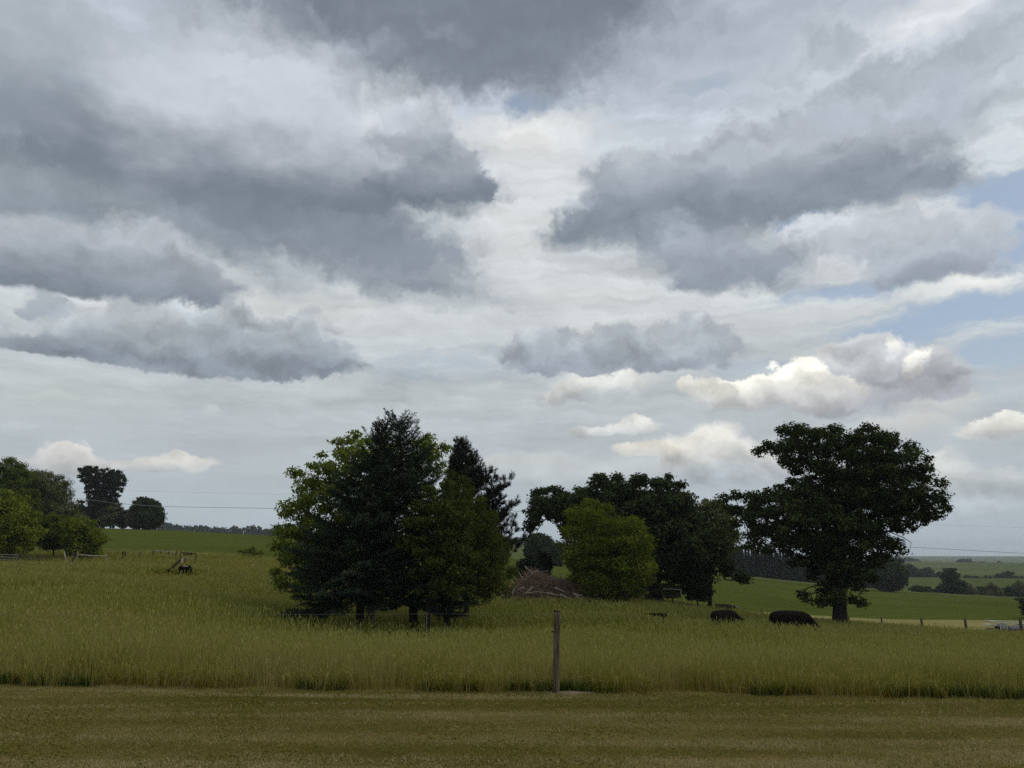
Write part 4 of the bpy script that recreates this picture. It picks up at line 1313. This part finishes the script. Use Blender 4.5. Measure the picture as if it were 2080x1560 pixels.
far_wood('far_woods', 'far bluish line of woods on the skyline behind the left crop hill', [(300, 1062), (345, 1061), (352, 1066), (400, 1067), (440, 1072), (480, 1070), (515, 1069), (560, 1075), (600, 1078), (700, 1082), (800, 1088), (1000, 1096), (1040, 1092), (1075, 1094), (1130, 1100)], 720, 14, L_FAR, 151, 7, size=2.6, per=60)
far_wood('pine_wood', 'dark wood of conifers at the top of the right crop field', [(1470, 1112), (1500, 1108), (1540, 1113), (1600, 1122), (1660, 1130), (1700, 1134), (1780, 1142)], 246, 10, L_DARK, 152, 6, conifer=True, size=.9, per=170)
far_wood('far_woods', 'flat topped far wood on the right skyline, left of the other far trees', [(1806, 1136), (1815, 1133), (1850, 1133), (1862, 1136), (1870, 1141)], 1120, 9, L_FAR, 153, 4, size=2.6, per=70)
far_wood('far_woods', 'far trees on the right skyline ending at the picture edge', [(1938, 1144), (1945, 1137), (1970, 1136), (1976, 1143), (1995, 1142), (2020, 1147), (2028, 1140), (2045, 1147), (2070, 1145), (2120, 1150)], 1120, 8, L_FAR, 154, 4, size=2.4, per=60)
# ------------------------------------------------------------------ posts, fences, wires
M_WOOD = mat_noise("weathered_wood", (.035, .027, .016), (.17, .14, .095), 26, (1, 1, .09), .95, .03, 1.0, .36, .66)
M_WOOD_D = mat_noise("dark_wood", (.03, .025, .018), (.08, .065, .045), 14, (1, 1, .12), .9, .1, .8)
M_PALE = mat_noise("pale_wood", (.16, .14, .10), (.34, .30, .23), 10, (1, 1, .3), .85, .1, .6)
M_END = mat_noise("dark_end_grain", (.012, .01, .008), (.035, .028, .02), 30, (1, 1, 1), .95, .05, .6)
M_STEEL = mat_noise("dull_steel", (.16, .16, .15), (.26, .26, .25), 20, (1, 1, 1), .55, .4, .2)
M_RUST = mat_noise("rusty_steel", (.026, .016, .010), (.06, .033, .02), 12, (1, 1, 1), .85, .2, .4)
M_WIRE = mat_noise("wire_grey", (.10, .10, .10), (.16, .16, .16), 10, (1, 1, 1), .6, .3, 0)
M_LINE = mat_noise("cable_grey", (.16, .165, .17), (.22, .225, .23), 10, (1, 1, 1), .6, .3, 0)
M_WHITE = mat_noise("chalky_white", (.42, .42, .38), (.6, .6, .55), 10, (1, 1, 1), .7, .2, .1)
M_CREAM = mat_noise("pale_green_paint", (.34, .36, .24), (.46, .47, .33), 5, (1, 1, 1), .6, .3, .1)
M_BLACK = mat_noise("black_hide", (.004, .0035, .0035), (.014, .010, .008), 16, (1, 1, 1), .95, .02, .3)  # brown second tone paints a faint sheen into the coat
M_HOOF = mat_noise("horn", (.02, .018, .015), (.05, .045, .04), 16, (1, 1, 1), .6, .3, .2)
M_TAN = mat_noise("brown_hide", (.06, .035, .018), (.12, .075, .04), 16, (1, 1, 1), .85, .2, .3)
M_BELT = mat_noise("pale_hide", (.32, .22, .17), (.52, .42, .35), 9, (1, 1, 1), .85, .2, .3)

rg = np.random.default_rng(77)

# ---- the near post
px, py, pz = POST
pz = float(zf(px, py))
root = empty('fence_post', (px, py, pz)); tag(root, 'weathered round wooden fence post standing alone at the lawn edge', 'post')
H = at(1129, 1242, 13.8)[2] - pz
mb = MB()
pts, rad = [], []
lean = at(1131.5, 1242, 13.8)[0] - px
for k in range(25):
    t = -.06 + 1.06 * k / 24
    pts.append((px + lean * t + .003 * math.sin(t * 17), py + .003 * math.sin(t * 11 + 1), pz + H * t))
    rad.append(.0585 - .003 * t + .0016 * math.sin(t * 25) + .001 * math.sin(t * 61))
mb.tube(pts, rad, 20)
V = mb.v[0]
ang = np.arctan2(V[:, 1] - py, V[:, 0] - px)
for a0, dep in ((-1.45, .010), (-1.1, .005), (-2.0, .006), (.5, .006), (2.2, .008)):     # drying checks down the grain
    V[:, :2] -= (np.array([np.cos(ang), np.sin(ang)]) * dep * np.exp(-((ang - a0) / .13) ** 2) * (0.5 + .5 * np.sin(V[:, 2] * 3 + a0) ** 2)).T
mb.build('post', M_WOOD, root, smooth=True)
mb = MB()
tx = px + lean
mb.tube([(tx, py, pz + H - .002), (tx, py, pz + H + .006), (tx + .001, py, pz + H + .012)], [.058, .06, .056], 20)
mb.build('end_cap', M_END, root)
mb = MB()
iz = at(1122, 1283, 13.8)[2]
ix = px + lean * .75
mb.tube([(ix - .05, py - .02, iz), (ix - .085, py - .025, iz), (ix - .095, py - .026, iz)], [.010, .012, .007], 8)
mb.build('insulator', M_END, root)
# ---- soil laid bare round its foot
n = 40
V = [(px + .3, py, 0)]
for k in range(n):
    a = 2 * math.pi * k / n
    w = 1 + .22 * math.sin(a * 3 + 1) + .12 * math.sin(a * 7) + rg.normal() * .04
    V.append((px + .22 + math.cos(a) * .5 * w, py - .01 + math.sin(a) * .14 * w, 0))
V = np.array(V); V[:, 2] = zf(V[:, 0], V[:, 1]) + .006
V[0, 2] += .03
F = [[0, k + 1, (k + 1) % n + 1] for k in range(n)]
soil = link('soil_patch', np_mesh('soil_patch', V, F, smooth=True), mat_noise("bare_soil", (.10, .075, .05), (.21, .165, .12), 25, (1, 1, 1), .98, .02, 1.0))
soil['kind'] = 'structure'
# ---- electric fence wire along the lawn edge and its thin white stake
mb = MB()
L = []
for k in range(60):
    xx = -16 + k * (POST[0] + 16.0) / 59
    zz = at(1040 + xx / 13.8 * 1500, 1249, 13.85)[2]
    L.append((xx, 13.85 - .02 * xx, 2.4 + (at(1040, 1248.5, 13.85)[2] - 2.4) + .012 * math.cos(xx * .5)))
mb.tube(L, .0014, 4)
tag(mb.build('electric_wire', M_WIRE, None), 'thin pale electric fence wire stretched level across in front of the spruce trunks', 'wire')
b = at(866, 1300, 31.0); t = at(866, 1243, 31.0)
mb = MB(); zb = float(zf(b[0], 31))
mb.tube([(b[0], 31, zb - .1), (b[0], 31, t[2])], .006, 6)
tag(mb.build('fence_stake', M_WHITE, None), 'thin white step-in fence stake in front of the right spruce trunk', 'stake')

# ---- short posts along the mown strip on the right
proto = None
grp = 'wooden posts along the mown strip'
for k, (ppx, top, d, w, lab) in enumerate([
        (1514, 1236, 78, .10, 'thin far fence post above the head of the grazing cow'),
        (1547, 1237, 75, .11, 'thin fence post in the gap between the two black cattle'),
        (1724, 1253, 68, .13, 'fence post just right of the big oak trunk'),
        (1790, 1254.5, 65, .13, 'second fence post right of the big oak trunk'),
        (1871, 1256, 61, .17, 'thicker fence post halfway between the big oak and the picture edge'),
        (1960, 1257.5, 57, .17, 'fence post just left of the pale trailer tongue'),
        (2072, 1258.5, 52.5, .18, 'fence post in front of the trailer at the right edge')]):
    p = at(ppx, top, d)
    zb = float(zf(p[0], d)); h = p[2] - zb
    r = empty('strip_fence_post', (p[0], d, zb)); tag(r, lab, 'post', grp)
    mb = MB()
    mb.tube([(p[0], d, zb - .2), (p[0] + .01, d, zb + h * .5), (p[0], d, zb + h)], [w / 2, w / 2 * 1.03, w / 2 * .95], 10)
    mb.build('post', M_WOOD_D, r, smooth=True)
    mb = MB()
    mb.tube([(p[0], d, zb + h + .001), (p[0], d, zb + h + .012)], [w / 2 * .93, w / 2 * .9], 10)
    mb.build('end_cap', M_END, r)

# ---- two overhead cables
for name_, pts_, lab in (('power_line', [(-500, 990), (165, 1013), (240, 1023), (330, 1029), (570, 1033), (800, 1012), (1031, 1036), (1105, 1045.5), (1500, 1083), (1825, 1110), (2080, 1124), (2600, 1150)], 'lower overhead power cable passing behind the trees'),
                        ('power_line', [(-500, 970), (139, 991), (250, 997), (570, 1004), (800, 985), (1040, 1007.5), (1075, 1011.5), (1500, 1043), (1905, 1066), (2080, 1072), (2600, 1090)], 'upper fainter overhead power cable passing behind the trees')):
    xs = np.array([p[0] for p in pts_], float); ys = np.array([p[1] for p in pts_], float)
    Lp = []
    for q in range(len(xs) - 1):
        for s in np.linspace(0, 1, 8, endpoint=False):
            x = xs[q] + (xs[q + 1] - xs[q]) * s
            Lp.append(at(x, np.interp(x, xs, ys), 130))
    mb = MB(); mb.tube(Lp, .032 if 'lower' in lab else .009, 4)
    tag(mb.build(name_, M_LINE, None), lab, 'cable', 'overhead power cables')


# ------------------------------------------------------------------ left side of the pasture
def P3(px_, row, d):
    return at(px_, row, d)


# corral panels
grp = 'corral panels at the left edge'
for k, (x0, x1, t0, t1, d, lab) in enumerate([(-70, 38, 1122, 1127, 60, 'corral panel reaching out of the left edge of the picture'), (40, 95, 1124, 1128, 60.6, 'grey corral panel right of the one cut by the left edge')]):
    a, b = P3(x0, t0, d), P3(x1, t1, d)
    za, zb = float(zf(a[0], d)), float(zf(b[0], d))
    r = empty('corral_panel', ((a[0] + b[0]) / 2, d, (za + zb) / 2)); tag(r, lab, 'fence panel', grp)
    for q in range(4):
        t = q / 3
        x = a[0] + (b[0] - a[0]) * t; z0 = za + (zb - za) * t; z1 = a[2] + (b[2] - a[2]) * t
        mb = MB(); mb.tube([(x, d, z0 - .1), (x, d, z1)], .045, 6); mb.build('post', M_WOOD_D, r)
    for q in range(4):
        f = .25 + .24 * q
        mb = MB(); mb.tube([(a[0], d - .04, za + (a[2] - za) * f), (b[0], d - .04, zb + (b[2] - zb) * f)], .03, 6)
        mb.build('rail', M_STEEL if k == 0 else M_WOOD, r)
# leaning posts
for name_, (x0, r0), (x1, r1), d, rad_, m_, lab in (
        ('leaning_post', (137, 1152), (130, 1120), 57, .05, M_PALE, 'pale grey post leaning to the left before the round bush'),
        ('leaning_post', (146, 1152), (149, 1122), 56.5, .055, M_WOOD_D, 'dark post leaning slightly right, between the pale leaning post and the pale rail')):
    b, t = P3(x0, r0, d), P3(x1, r1, d)
    b[2] = float(zf(b[0], d)) - .1
    mb = MB(); mb.tube([b, (b + t) / 2 + np.array([.01, 0, 0]), t], [rad_, rad_ * .95, rad_ * .85], 8)
    tag(mb.build(name_, m_, None, True), lab, 'post', 'leaning posts by the corral')
# pale pole rail
r = None
a, b = P3(158, 1127, 61), P3(216, 1130, 61)
r = empty('rail_fence', (a[0], 61, float(zf(a[0], 61)))); tag(r, 'single pale pole rail on short posts below the round yellow green bush', 'fence')
for x, top in ((158, 1121), (216, 1126)):
    p = P3(x, top, 61); mb = MB(); mb.tube([(p[0], 61, float(zf(p[0], 61)) - .1), p], [.06, .055], 8); mb.build('post', M_PALE, r)
mb = MB(); mb.tube([a + [0, -.08, 0], (a + b) / 2 + np.array([0, -.08, -.015]), b + [0, -.08, 0]], [.06, .055, .045], 8); mb.build('rail', M_PALE, r, True)
# stub posts
for x, row, d, lab in ((250, 1119, 66, 'left one of a close pair of dark stub posts on the field edge'), (255, 1120, 66, 'right one of a close pair of dark stub posts on the field edge'), (284, 1122, 68, 'short stub post just left of the low board fence')):
    p = P3(x, row, d); mb = MB(); mb.tube([(p[0], d, float(zf(p[0], d)) - .1), (p[0], d, p[2])], [.07, .06], 7)
    tag(mb.build('stub_post', M_WOOD_D, None), lab, 'post', 'stub posts on the field edge')
# low board fence
a, b = P3(312, 1118, 70), P3(358, 1122, 68)
r = empty('board_fence', (a[0], 70, float(zf(a[0], 70)))); tag(r, 'low pale board fence with short posts left of the rusty frame', 'fence')
for q in range(4):
    t = q / 3; p = a + (b - a) * t
    mb = MB(); mb.tube([(p[0], p[1], float(zf(p[0], p[1])) - .1), p + [0, 0, .08]], [.07, .06], 7); mb.build('post', M_WOOD_D, r)
for h_, t0, t1 in ((0, 0, .55), (-.02, .5, 1.0), (-.35, .3, .8)):
    p, q = a + (b - a) * t0, a + (b - a) * t1
    mb = MB(); mb.tube([p + [0, -.09, h_], q + [0, -.09, h_]], .045, 5); mb.build('rail', M_PALE, r)
# rusty frame
d = 61
a, b = P3(367, 1122, d), P3(399, 1124, d)
r = empty('rusty_frame', ((a[0] + b[0]) / 2, d, float(zf(a[0], d)))); tag(r, 'rusty brown frame of two legs and a thick top bar, like a small goal', 'frame')
for p in (a, b):
    mb = MB(); mb.tube([(p[0] + (.0 if p is a else -.12), d, float(zf(p[0], d)) - .1), p], [.032, .032], 7); mb.build('leg', M_RUST, r)
mb = MB(); mb.tube([a, b], .036, 7); mb.build('top_bar', M_RUST, r)
mb = MB(); c = (a + b) / 2; mb.box((c[0] - .08, d, c[2] - .10), ((b[0] - a[0]) * .62, .06, .10)); mb.build('crosspiece', M_RUST, r)
a2, b2 = P3(367, 1131.5, d), P3(398, 1133.5, d)
mb = MB(); mb.tube([a2, b2], .02, 5); mb.build('lower_rail', M_STEEL, r)
# the black pole that leans on it
a, b = P3(341, 1161, 52.6), P3(366, 1137, 54.0)
a[2] = max(a[2], float(zf(a[0], 52.5)) + .05)
mb = MB(); mb.tube([a, (a + b) / 2, b], [.095, .085, .07], 8)
r = empty('leaning_pole', tuple(a)); tag(r, 'thick black pole slanting up towards the left leg of the rusty frame', 'pole')
mb.build('pole', M_END, r, True)
mb = MB(); mb.tube([(b[0], b[1], float(zf(b[0], b[1])) - .1), b], .022, 6); mb.build('prop', M_WOOD_D, r)
# two buckets under it
for x, row, m_, lab in ((371, 1138, M_WHITE, 'small white bucket under the rusty frame'), (376.5, 1138, mat_noise("orange_plastic", (.16, .075, .03), (.22, .11, .045), 6, (1, 1, 1), .6, .3, 0), 'dull orange bucket under the rusty frame')):
    p = P3(x, row, 60.5); z0 = p[2] - .16
    q = empty('bucket', (p[0], 60.5, z0)); tag(q, lab, 'bucket', 'buckets under the rusty frame')
    mb = MB(); mb.tube([(p[0], 60.5, z0), (p[0], 60.5, z0 + .27)], [.08, .105], 12); mb.build('body', m_, q)
    mb = MB(); mb.tube([(p[0], 60.5, z0 + .255), (p[0], 60.5, z0 + .28)], [.112, .112], 12); mb.build('rim', m_, q)


# ------------------------------------------------------------------ cattle
def skin_body(name, chains, mat, root, sub=2):
    """One continuous body grown from connected joints. chains: lists of (joint key, (x, y, z), radius)."""
    idx, V, Rr, E = {}, [], [], []
    for ch in chains:
        prev = None
        for key, co, r in ch:
            if key not in idx:
                idx[key] = len(V); V.append(co); Rr.append(r)
            if prev is not None:
                E.append((idx[prev], idx[key]))
            prev = key
    me = bpy.data.meshes.new(name)
    me.from_pydata(V, E, [])
    o = bpy.data.objects.new(name, me)
    COL.objects.link(o)
    o.modifiers.new('skin', 'SKIN')
    sv_ = me.skin_vertices[0].data
    for i, r in enumerate(Rr):
        sv_[i].radius = (r, r) if not isinstance(r, tuple) else r
    sv_[0].use_root = True
    s = o.modifiers.new('sub', 'SUBSURF'); s.levels = s.render_levels = sub
    dg = bpy.context.evaluated_depsgraph_get()
    me2 = bpy.data.meshes.new_from_object(o.evaluated_get(dg))
    bpy.data.objects.remove(o)
    me2.name = name
    me2.polygons.foreach_set('use_smooth', np.ones(len(me2.polygons), dtype=bool))
    me2.materials.clear()
    return link(name, me2, mat, root, world=False)


def make_cow(name, label, cat, loc, rz, scale, mat, group, head='graze', calf=False):
    root = empty(name, loc, rz); tag(root, label, cat, group)
    root.scale = (scale,) * 3
    b = 1.0 if not calf else .72
    spine = [('hip', (-.62, 0, 1.05), .335 * b), ('loin', (-.25, 0, 1.03), .35 * b), ('rib', (.15, 0, 1.01), .365 * b), ('chest', (.52, 0, 1.03), .35 * b), ('wither', (.74, 0, 1.06), .27 * b)]
    rump = [('hip', (-.62, 0, 1.05), 0), ('rump', (-.90, 0, 1.06), .31 * b), ('tailhead', (-.98, 0, 1.12), .06), ('tail1', (-1.03, 0, .85), .028), ('tail2', (-1.03, 0, .5), .022), ('tail3', (-1.02, 0, .38), .045)]
    if head == 'low':
        neck = [('wither', (.74, 0, 1.06), 0), ('neck1', (1.02, 0, .93), .19 * b), ('neck2', (1.28, 0, .78), .15 * b), ('poll', (1.48, 0, .72), .13 * b), ('face', (1.66, 0, .62), .10 * b), ('muzzle', (1.82, 0, .54), .085 * b)]
        ears = [[('poll', (1.48, 0, .72), 0), ('ear%d' % s, (1.46, s * .2, .80), .045), ('eart%d' % s, (1.45, s * .30, .79), .02)] for s in (-1, 1)]
    elif head == 'graze':
        neck = [('wither', (.74, 0, 1.06), 0), ('neck1', (.98, 0, .86), .19 * b), ('neck2', (1.18, 0, .62), .15 * b), ('poll', (1.34, 0, .44), .135 * b), ('face', (1.44, 0, .27), .105 * b), ('muzzle', (1.51, 0, .10), .085 * b)]
        ears = [[('poll', (1.34, 0, .44), 0), ('ear%d' % s, (1.30, s * .2, .50), .045), ('eart%d' % s, (1.29, s * .30, .49), .02)] for s in (-1, 1)]
    else:
        neck = [('wither', (.74, 0, 1.06), 0), ('neck1', (.98, 0, 1.14), .19 * b), ('poll', (1.2, 0, 1.3), .14 * b), ('face', (1.38, 0, 1.22), .105 * b), ('muzzle', (1.53, 0, 1.13), .085 * b)]
        ears = [[('poll', (1.2, 0, 1.3), 0), ('ear%d' % s, (1.17, s * .2, 1.36), .045), ('eart%d' % s, (1.16, s * .30, 1.36), .02)] for s in (-1, 1)]
    legs = []
    for s in (-1, 1):
        legs.append([('chest', (.52, 0, 1.03), 0), ('sh%d' % s, (.56, s * .17, .74), .14 * b), ('elb%d' % s, (.52, s * .18, .58), .085), ('kn%d' % s, (.54, s * .18, .36), .06), ('pas%d' % s, (.53, s * .18, .12), .045), ('hof%d' % s, (.56, s * .18, .03), .06)])
        legs.append([('hip', (-.62, 0, 1.05), 0), ('th%d' % s, (-.66, s * .18, .80), .17 * b), ('st%d' % s, (-.60, s * .19, .60), .11), ('hk%d' % s, (-.80, s * .19, .42), .06), ('hp%d' % s, (-.78, s * .19, .14), .045), ('hh%d' % s, (-.74, s * .19, .03), .06)])
    skin_body('body', [spine, rump, neck] + ears + legs, mat, root)
    return root


grp = 'black cattle in the tall grass'
g = at(1471, 1262, 39.0); z0 = float(zf(g[0], 39))
make_cow('cow', 'black cow grazing with its head low, standing in front of the slatted feeder', 'cow', (g[0], 39, z0), R(38), (at(1471, 1237, 39)[2] - z0) / 1.38, M_BLACK, grp, head='low')
g = at(1606, 1262, 38.0); z0 = float(zf(g[0], 38))
make_cow('cow', 'long black cow standing broadside left of the big oak, head hidden in grass', 'cow', (g[0], 38, z0), R(4), (at(1606, 1238.5, 38)[2] - z0) / 1.38, M_BLACK, grp)
# calves mostly hidden in the grass
g = at(1331, 1256, 40); z0 = float(zf(g[0], 40))
make_cow('calf', 'black calf whose back just shows above the grass right of the near fence post', 'calf', (g[0], 40, z0), R(176), (at(1331, 1242, 40)[2] - z0) / 1.38, M_BLACK, 'calves in the tall grass', calf=True)
g = at(1275, 1256, 41); z0 = float(zf(g[0], 41))
make_cow('calf', 'brown calf almost hidden in the grass, left of the black calf', 'calf', (g[0], 41, z0), R(172), (at(1275, 1245.5, 41)[2] - z0) / 1.38, M_TAN, 'calves in the tall grass', calf=True)
g = at(376, 1160, 52); z0 = float(zf(g[0], 52))
s_ = (at(376, 1146, 52)[2] - z0) / 1.38 * 1.02
c_ = make_cow('calf', 'black calf with pale flanks standing below the rusty frame', 'calf', (g[0], 52, z0), R(80), max(s_, .42), M_BLACK, 'calves in the tall grass', calf=True)
mb = MB()
for s in (-1, 1):
    mb.tube([(-.80, s * .20, 1.16), (-.5, s * .30, 1.16), (-.1, s * .32, 1.12)], [.03, .05, .03], 8)
mb.build('pale_patch', M_BELT, c_, True, world=False)

# ------------------------------------------------------------------ brush pile
M_TWIG = mat_noise("dead_twigs", (.125, .082, .06), (.30, .21, .16), 5, (1, 1, 1), .9, .1, .4)
M_LOG = mat_noise("barkless_log", (.16, .125, .10), (.34, .29, .24), 8, (1, 1, 1), .85, .1, .6)
d0 = 50.0
profile = [(1020, 1216), (1040, 1196), (1062, 1172), (1078, 1158), (1092, 1152), (1106, 1162), (1122, 1170), (1140, 1174), (1160, 1178), (1180, 1187), (1194, 1202), (1206, 1216)]
ppx = np.array([p[0] for p in profile], float); prw = np.array([p[1] for p in profile], float)
c = at(1112, 1216, d0); zb0 = float(zf(c[0], d0))
root = empty('brush_pile', (c[0], d0, zb0)); tag(root, 'heap of reddish brown dead branches and pale logs in the pasture', 'brush pile')
mb = MB()
for k in range(2200):
    x_ = rg.uniform(1026, 1203)
    top = at(x_, np.interp(x_, ppx, prw), d0)
    zb = float(zf(top[0], d0))
    f = rg.random() ** .7
    hh = (top[2] - zb) * f
    yo = rg.uniform(-1, 1) * 1.5 * (1 - .6 * f)
    p = np.array([top[0], d0 + yo, zb + hh * .92])
    L = rg.uniform(.35, 1.3)
    dr = np.array([rg.choice([1, 1, 1, -1]) * rg.uniform(.3, 1), rg.normal(0, .45), -rg.uniform(0, .75) + rg.normal(0, .2)])
    dr /= np.linalg.norm(dr)
    if rg.random() < .15:
        dr = np.array([-.6, rg.normal(0, .3), .8]); L *= .9
    q0, q1 = p - dr * L * .5, p + dr * L * .5
    for q in (q0, q1):
        q[2] = max(q[2], zb + .02)
    mid = (q0 + q1) / 2 + rg.normal(size=3) * L * .07
    r0 = rg.uniform(.007, .021)
    mb.tube([q0, mid, q1], [r0, r0 * .8, r0 * .35], 4, cap=False)
mb.build('branch_heap', M_TWIG, root)['kind'] = 'stuff'
logs = [((1040, 1213), (1044, 1196), -1.5, .06), ((1052, 1199), (1066, 1194), -1.5, .05), ((1066, 1206), (1110, 1204), -1.55, .05), ((1110, 1204), (1140, 1209), -1.6, .055), ((1128, 1194), (1156, 1208), -1.5, .06), ((1138, 1208), (1158, 1217), -1.7, .085),
        ((1164, 1206), (1184, 1210), -1.6, .07), ((1170, 1210), (1188, 1220), -1.7, .06), ((1182, 1212), (1196, 1222), -1.6, .045), ((1050, 1158), (1072, 1184), -.9, .03), ((1066, 1150), (1084, 1172), -.8, .03), ((1062, 1208), (1082, 1192), -1.4, .06)]
for (x0, r0), (x1, r1), dy, rr in logs:
    a, b = at(x0, r0, d0 + dy), at(x1, r1, d0 + dy + rg.uniform(-.2, .2))
    for q in (a, b):
        q[2] = max(q[2], float(zf(q[0], q[1])) + .03)
    m_ = (a + b) / 2 + rg.normal(size=3) * .03
    mb = MB(); mb.tube([a, m_, b], [rr, rr * .9, rr * .7], 7); mb.build('log', M_LOG if rr > .045 else M_PALE, root, True)

# ------------------------------------------------------------------ things among the oaks
d = 54.5
a, b = at(1346, 1196, d), at(1383, 1198, d)
r = empty('pale_gate', (a[0], d, float(zf(a[0], d)))); tag(r, 'pale bar gate half grown over under the middle oak', 'gate')
mb = MB(); mb.tube([a, b], .035, 6); mb.build('top_rail', M_PALE, r)
mb = MB(); mb.tube([b + [0, 0, .05], (b[0] + .03, d, float(zf(b[0], d)) - .05)], .045, 6); mb.build('post', M_PALE, r)
mb = MB(); mb.tube([a + [0, 0, .04], (a[0], d, float(zf(a[0], d)) - .05)], .04, 6); mb.build('post', M_WOOD_D, r)
mb = MB(); mb.tube([a + [0, 0, -.45], b + [0, 0, -.45]], .03, 6); mb.build('lower_rail', M_WOOD, r)
# slatted hay feeder
d = 56
a, b = at(1458, 1217, d), at(1487, 1222, d)
zb = float(zf((a[0] + b[0]) / 2, d))
c = (a + b) / 2
r = empty('hay_feeder', (c[0], d, zb)); tag(r, 'old brown slatted hay feeder behind the grazing cow', 'feeder')
W_, Hh = b[0] - a[0], max(c[2] - zb - .25, .65)
for k in range(6):
    t = k / 5
    x = a[0] + W_ * t
    mb = MB(); mb.box((x, d - .5, zb + Hh * .5 - .02 * k), (.10, .035, Hh)); mb.build('slat', M_RUST if k % 2 else M_WOOD_D, r)
    mb = MB(); mb.box((x, d + .5, zb + Hh * .5 - .02 * k), (.10, .035, Hh)); mb.build('slat', M_WOOD_D, r)
for yy in (-.53, .53):
    for f in (.3, .88):
        mb = MB(); mb.box((c[0], d + yy, zb + Hh * f), (W_ + .1, .03, .10)); mb.build('rail', M_WOOD, r)
mb = MB(); mb.tube([(a[0] + W_ * .75, d - .3, zb + Hh * .98), (b[0] + .35, d - .3, zb + Hh * .72)], .05, 6); mb.build('loose_pole', M_PALE, r)

# ------------------------------------------------------------------ trailer at the right edge
d = 60.0
def T(px_, row, dy=0.0): return at(px_, row, d + dy)
zg = float(zf(T(2050, 1275)[0], d))
c = T(2060, 1275)
r = empty('farm_trailer', (c[0], d, zg)); tag(r, 'low farm trailer with pale rails and a dark covered load, cut by the right edge', 'trailer')
M_TARP = mat_noise("dark_purple_tarp", (.012, .010, .016), (.035, .028, .045), 4, (1, 1, 1), .6, .3, .5)
a, b1, b2 = T(1992, 1268.2), T(2015, 1267.6), T(2015, 1271.6)
mb = MB()                                                     # pale wedge shaped tongue, a box section tapering forward
V = []
for yy in (-.35, .35):
    V += [(a[0], d + yy * .15, a[2] + .02), (a[0], d + yy * .15, a[2] - .02), (b1[0], d + yy, b1[2]), (b2[0], d + yy, b2[2])]
mb.add(V, [[0, 2, 3, 1], [4, 5, 7, 6], [0, 4, 6, 2], [1, 3, 7, 5], [0, 1, 5, 4], [2, 6, 7, 3]])
mb.build('tongue', M_CREAM, r)
x0, x1 = T(2017, 1270)[0], T(2170, 1270)[0]
zt, zl = T(2040, 1262)[2], T(2040, 1275)[2]
mb = MB()
for yy in (-.9, .9):
    mb.tube([(x0, d + yy, zl - .25), (x0, d + yy, zt)], .035, 6)
    mb.tube([(x0 + .5, d + yy, zl - .1), (x0 + .5, d + yy, zt - .2)], .03, 6)
mb.tube([(x0, d - .9, zt), (x0, d + .9, zt)], .035, 6)
mb.build('front_rack', M_WHITE, r)
for yy, zz in ((-.9, T(2050, 1264.5)[2]), (-.9, T(2050, 1269)[2]), (.9, T(2050, 1264.5)[2])):
    mb = MB(); mb.tube([(x0, d + yy, zz + .05), (x1, d + yy, zz - .12)], .035, 6); mb.build('rail', M_CREAM, r)
mb = MB(); mb.box(((x0 + x1) / 2, d, zl - .16), (x1 - x0, 1.9, .10)); mb.build('deck', M_WOOD_D, r)
mb = MB()
xs_ = np.linspace(x0 + .35, x1 - .1, 16)
ring = []
for i, x in enumerate(xs_):
    w = .78 + .05 * math.sin(i * 1.7); h = (.34 + .07 * math.sin(i * 1.1 + 1)) * (1 if 0 < i < 15 else .5)
    ring.append([(x, d + w * math.cos(t) * (1 if 0 < i < 15 else .7), zl - .10 + h * max(math.sin(t), 0)) for t in np.linspace(0, math.pi, 9)])
V = [p for q in ring for p in q]
mb.add(V, [[i * 9 + j, i * 9 + j + 1, (i + 1) * 9 + j + 1, (i + 1) * 9 + j] for i in range(15) for j in range(8)] + [list(range(9)), list(range(15 * 9, 16 * 9))[::-1]])
mb.build('covered_load', M_TARP, r, True)
for xw in (x0 + 1.6, x0 + 2.6):
    for yy in (-.85, .85):
        mb = MB()
        mb.tube([(xw, d + yy - .1, zg + .33), (xw, d + yy - .08, zg + .33), (xw, d + yy + .08, zg + .33), (xw, d + yy + .1, zg + .33)], [.27, .33, .33, .27], 20)
        w = mb.build('wheel', M_END, r, True)
        mb = MB(); mb.tube([(xw, d + yy - .115, zg + .33), (xw, d + yy + .115, zg + .33)], .16, 14)
        rim = mb.build('rim', M_WHITE, None)
        rim.parent = w
        rim.matrix_parent_inverse.identity()
        me = rim.data
        co = np.empty(len(me.vertices) * 3, np.float32); me.vertices.foreach_get('co', co)
        co = co.reshape(-1, 3) - np.array([c[0], d, zg], np.float32)
        me.vertices.foreach_set('co', co.ravel()); me.update()

# ------------------------------------------------------------------ far masts and a bird
for x, row0, row1, d, lab in ((336, 1053, 1075, 700, 'thin mast above the far woods, left one'), (561, 1068, 1085, 700, 'thin mast above the far woods close to the light green tree')):
    a, b = at(x, row1, d), at(x, row0, d)
    mb = MB(); mb.tube([a + [0, 0, -6], b], [.16, .10], 5)
    mb.tube([b + [-.5, 0, -1.2], b + [.5, 0, -1.2]], .08, 4)
    tag(mb.build('radio_mast', M_STEEL, None), lab, 'mast', 'far radio masts')
# ------------------------------------------------------------------ the air between here and the far hills
mb = MB()
mb.box((0, 1950, -10.5), (13400, 4060, 77))
m, N = new_mat("haze_air")
v = N.new('ShaderNodeVolumePrincipled')
v.inputs['Color'].default_value = (0.86, 0.92, 1.0, 1)
v.inputs['Density'].default_value = 0.00016
v.inputs['Anisotropy'].default_value = 0.0
o_ = N.new('ShaderNodeOutputMaterial')
m.node_tree.links.new(v.outputs[0], o_.inputs['Volume'])
haze = mb.build('haze', m, None)
haze['kind'] = 'stuff'
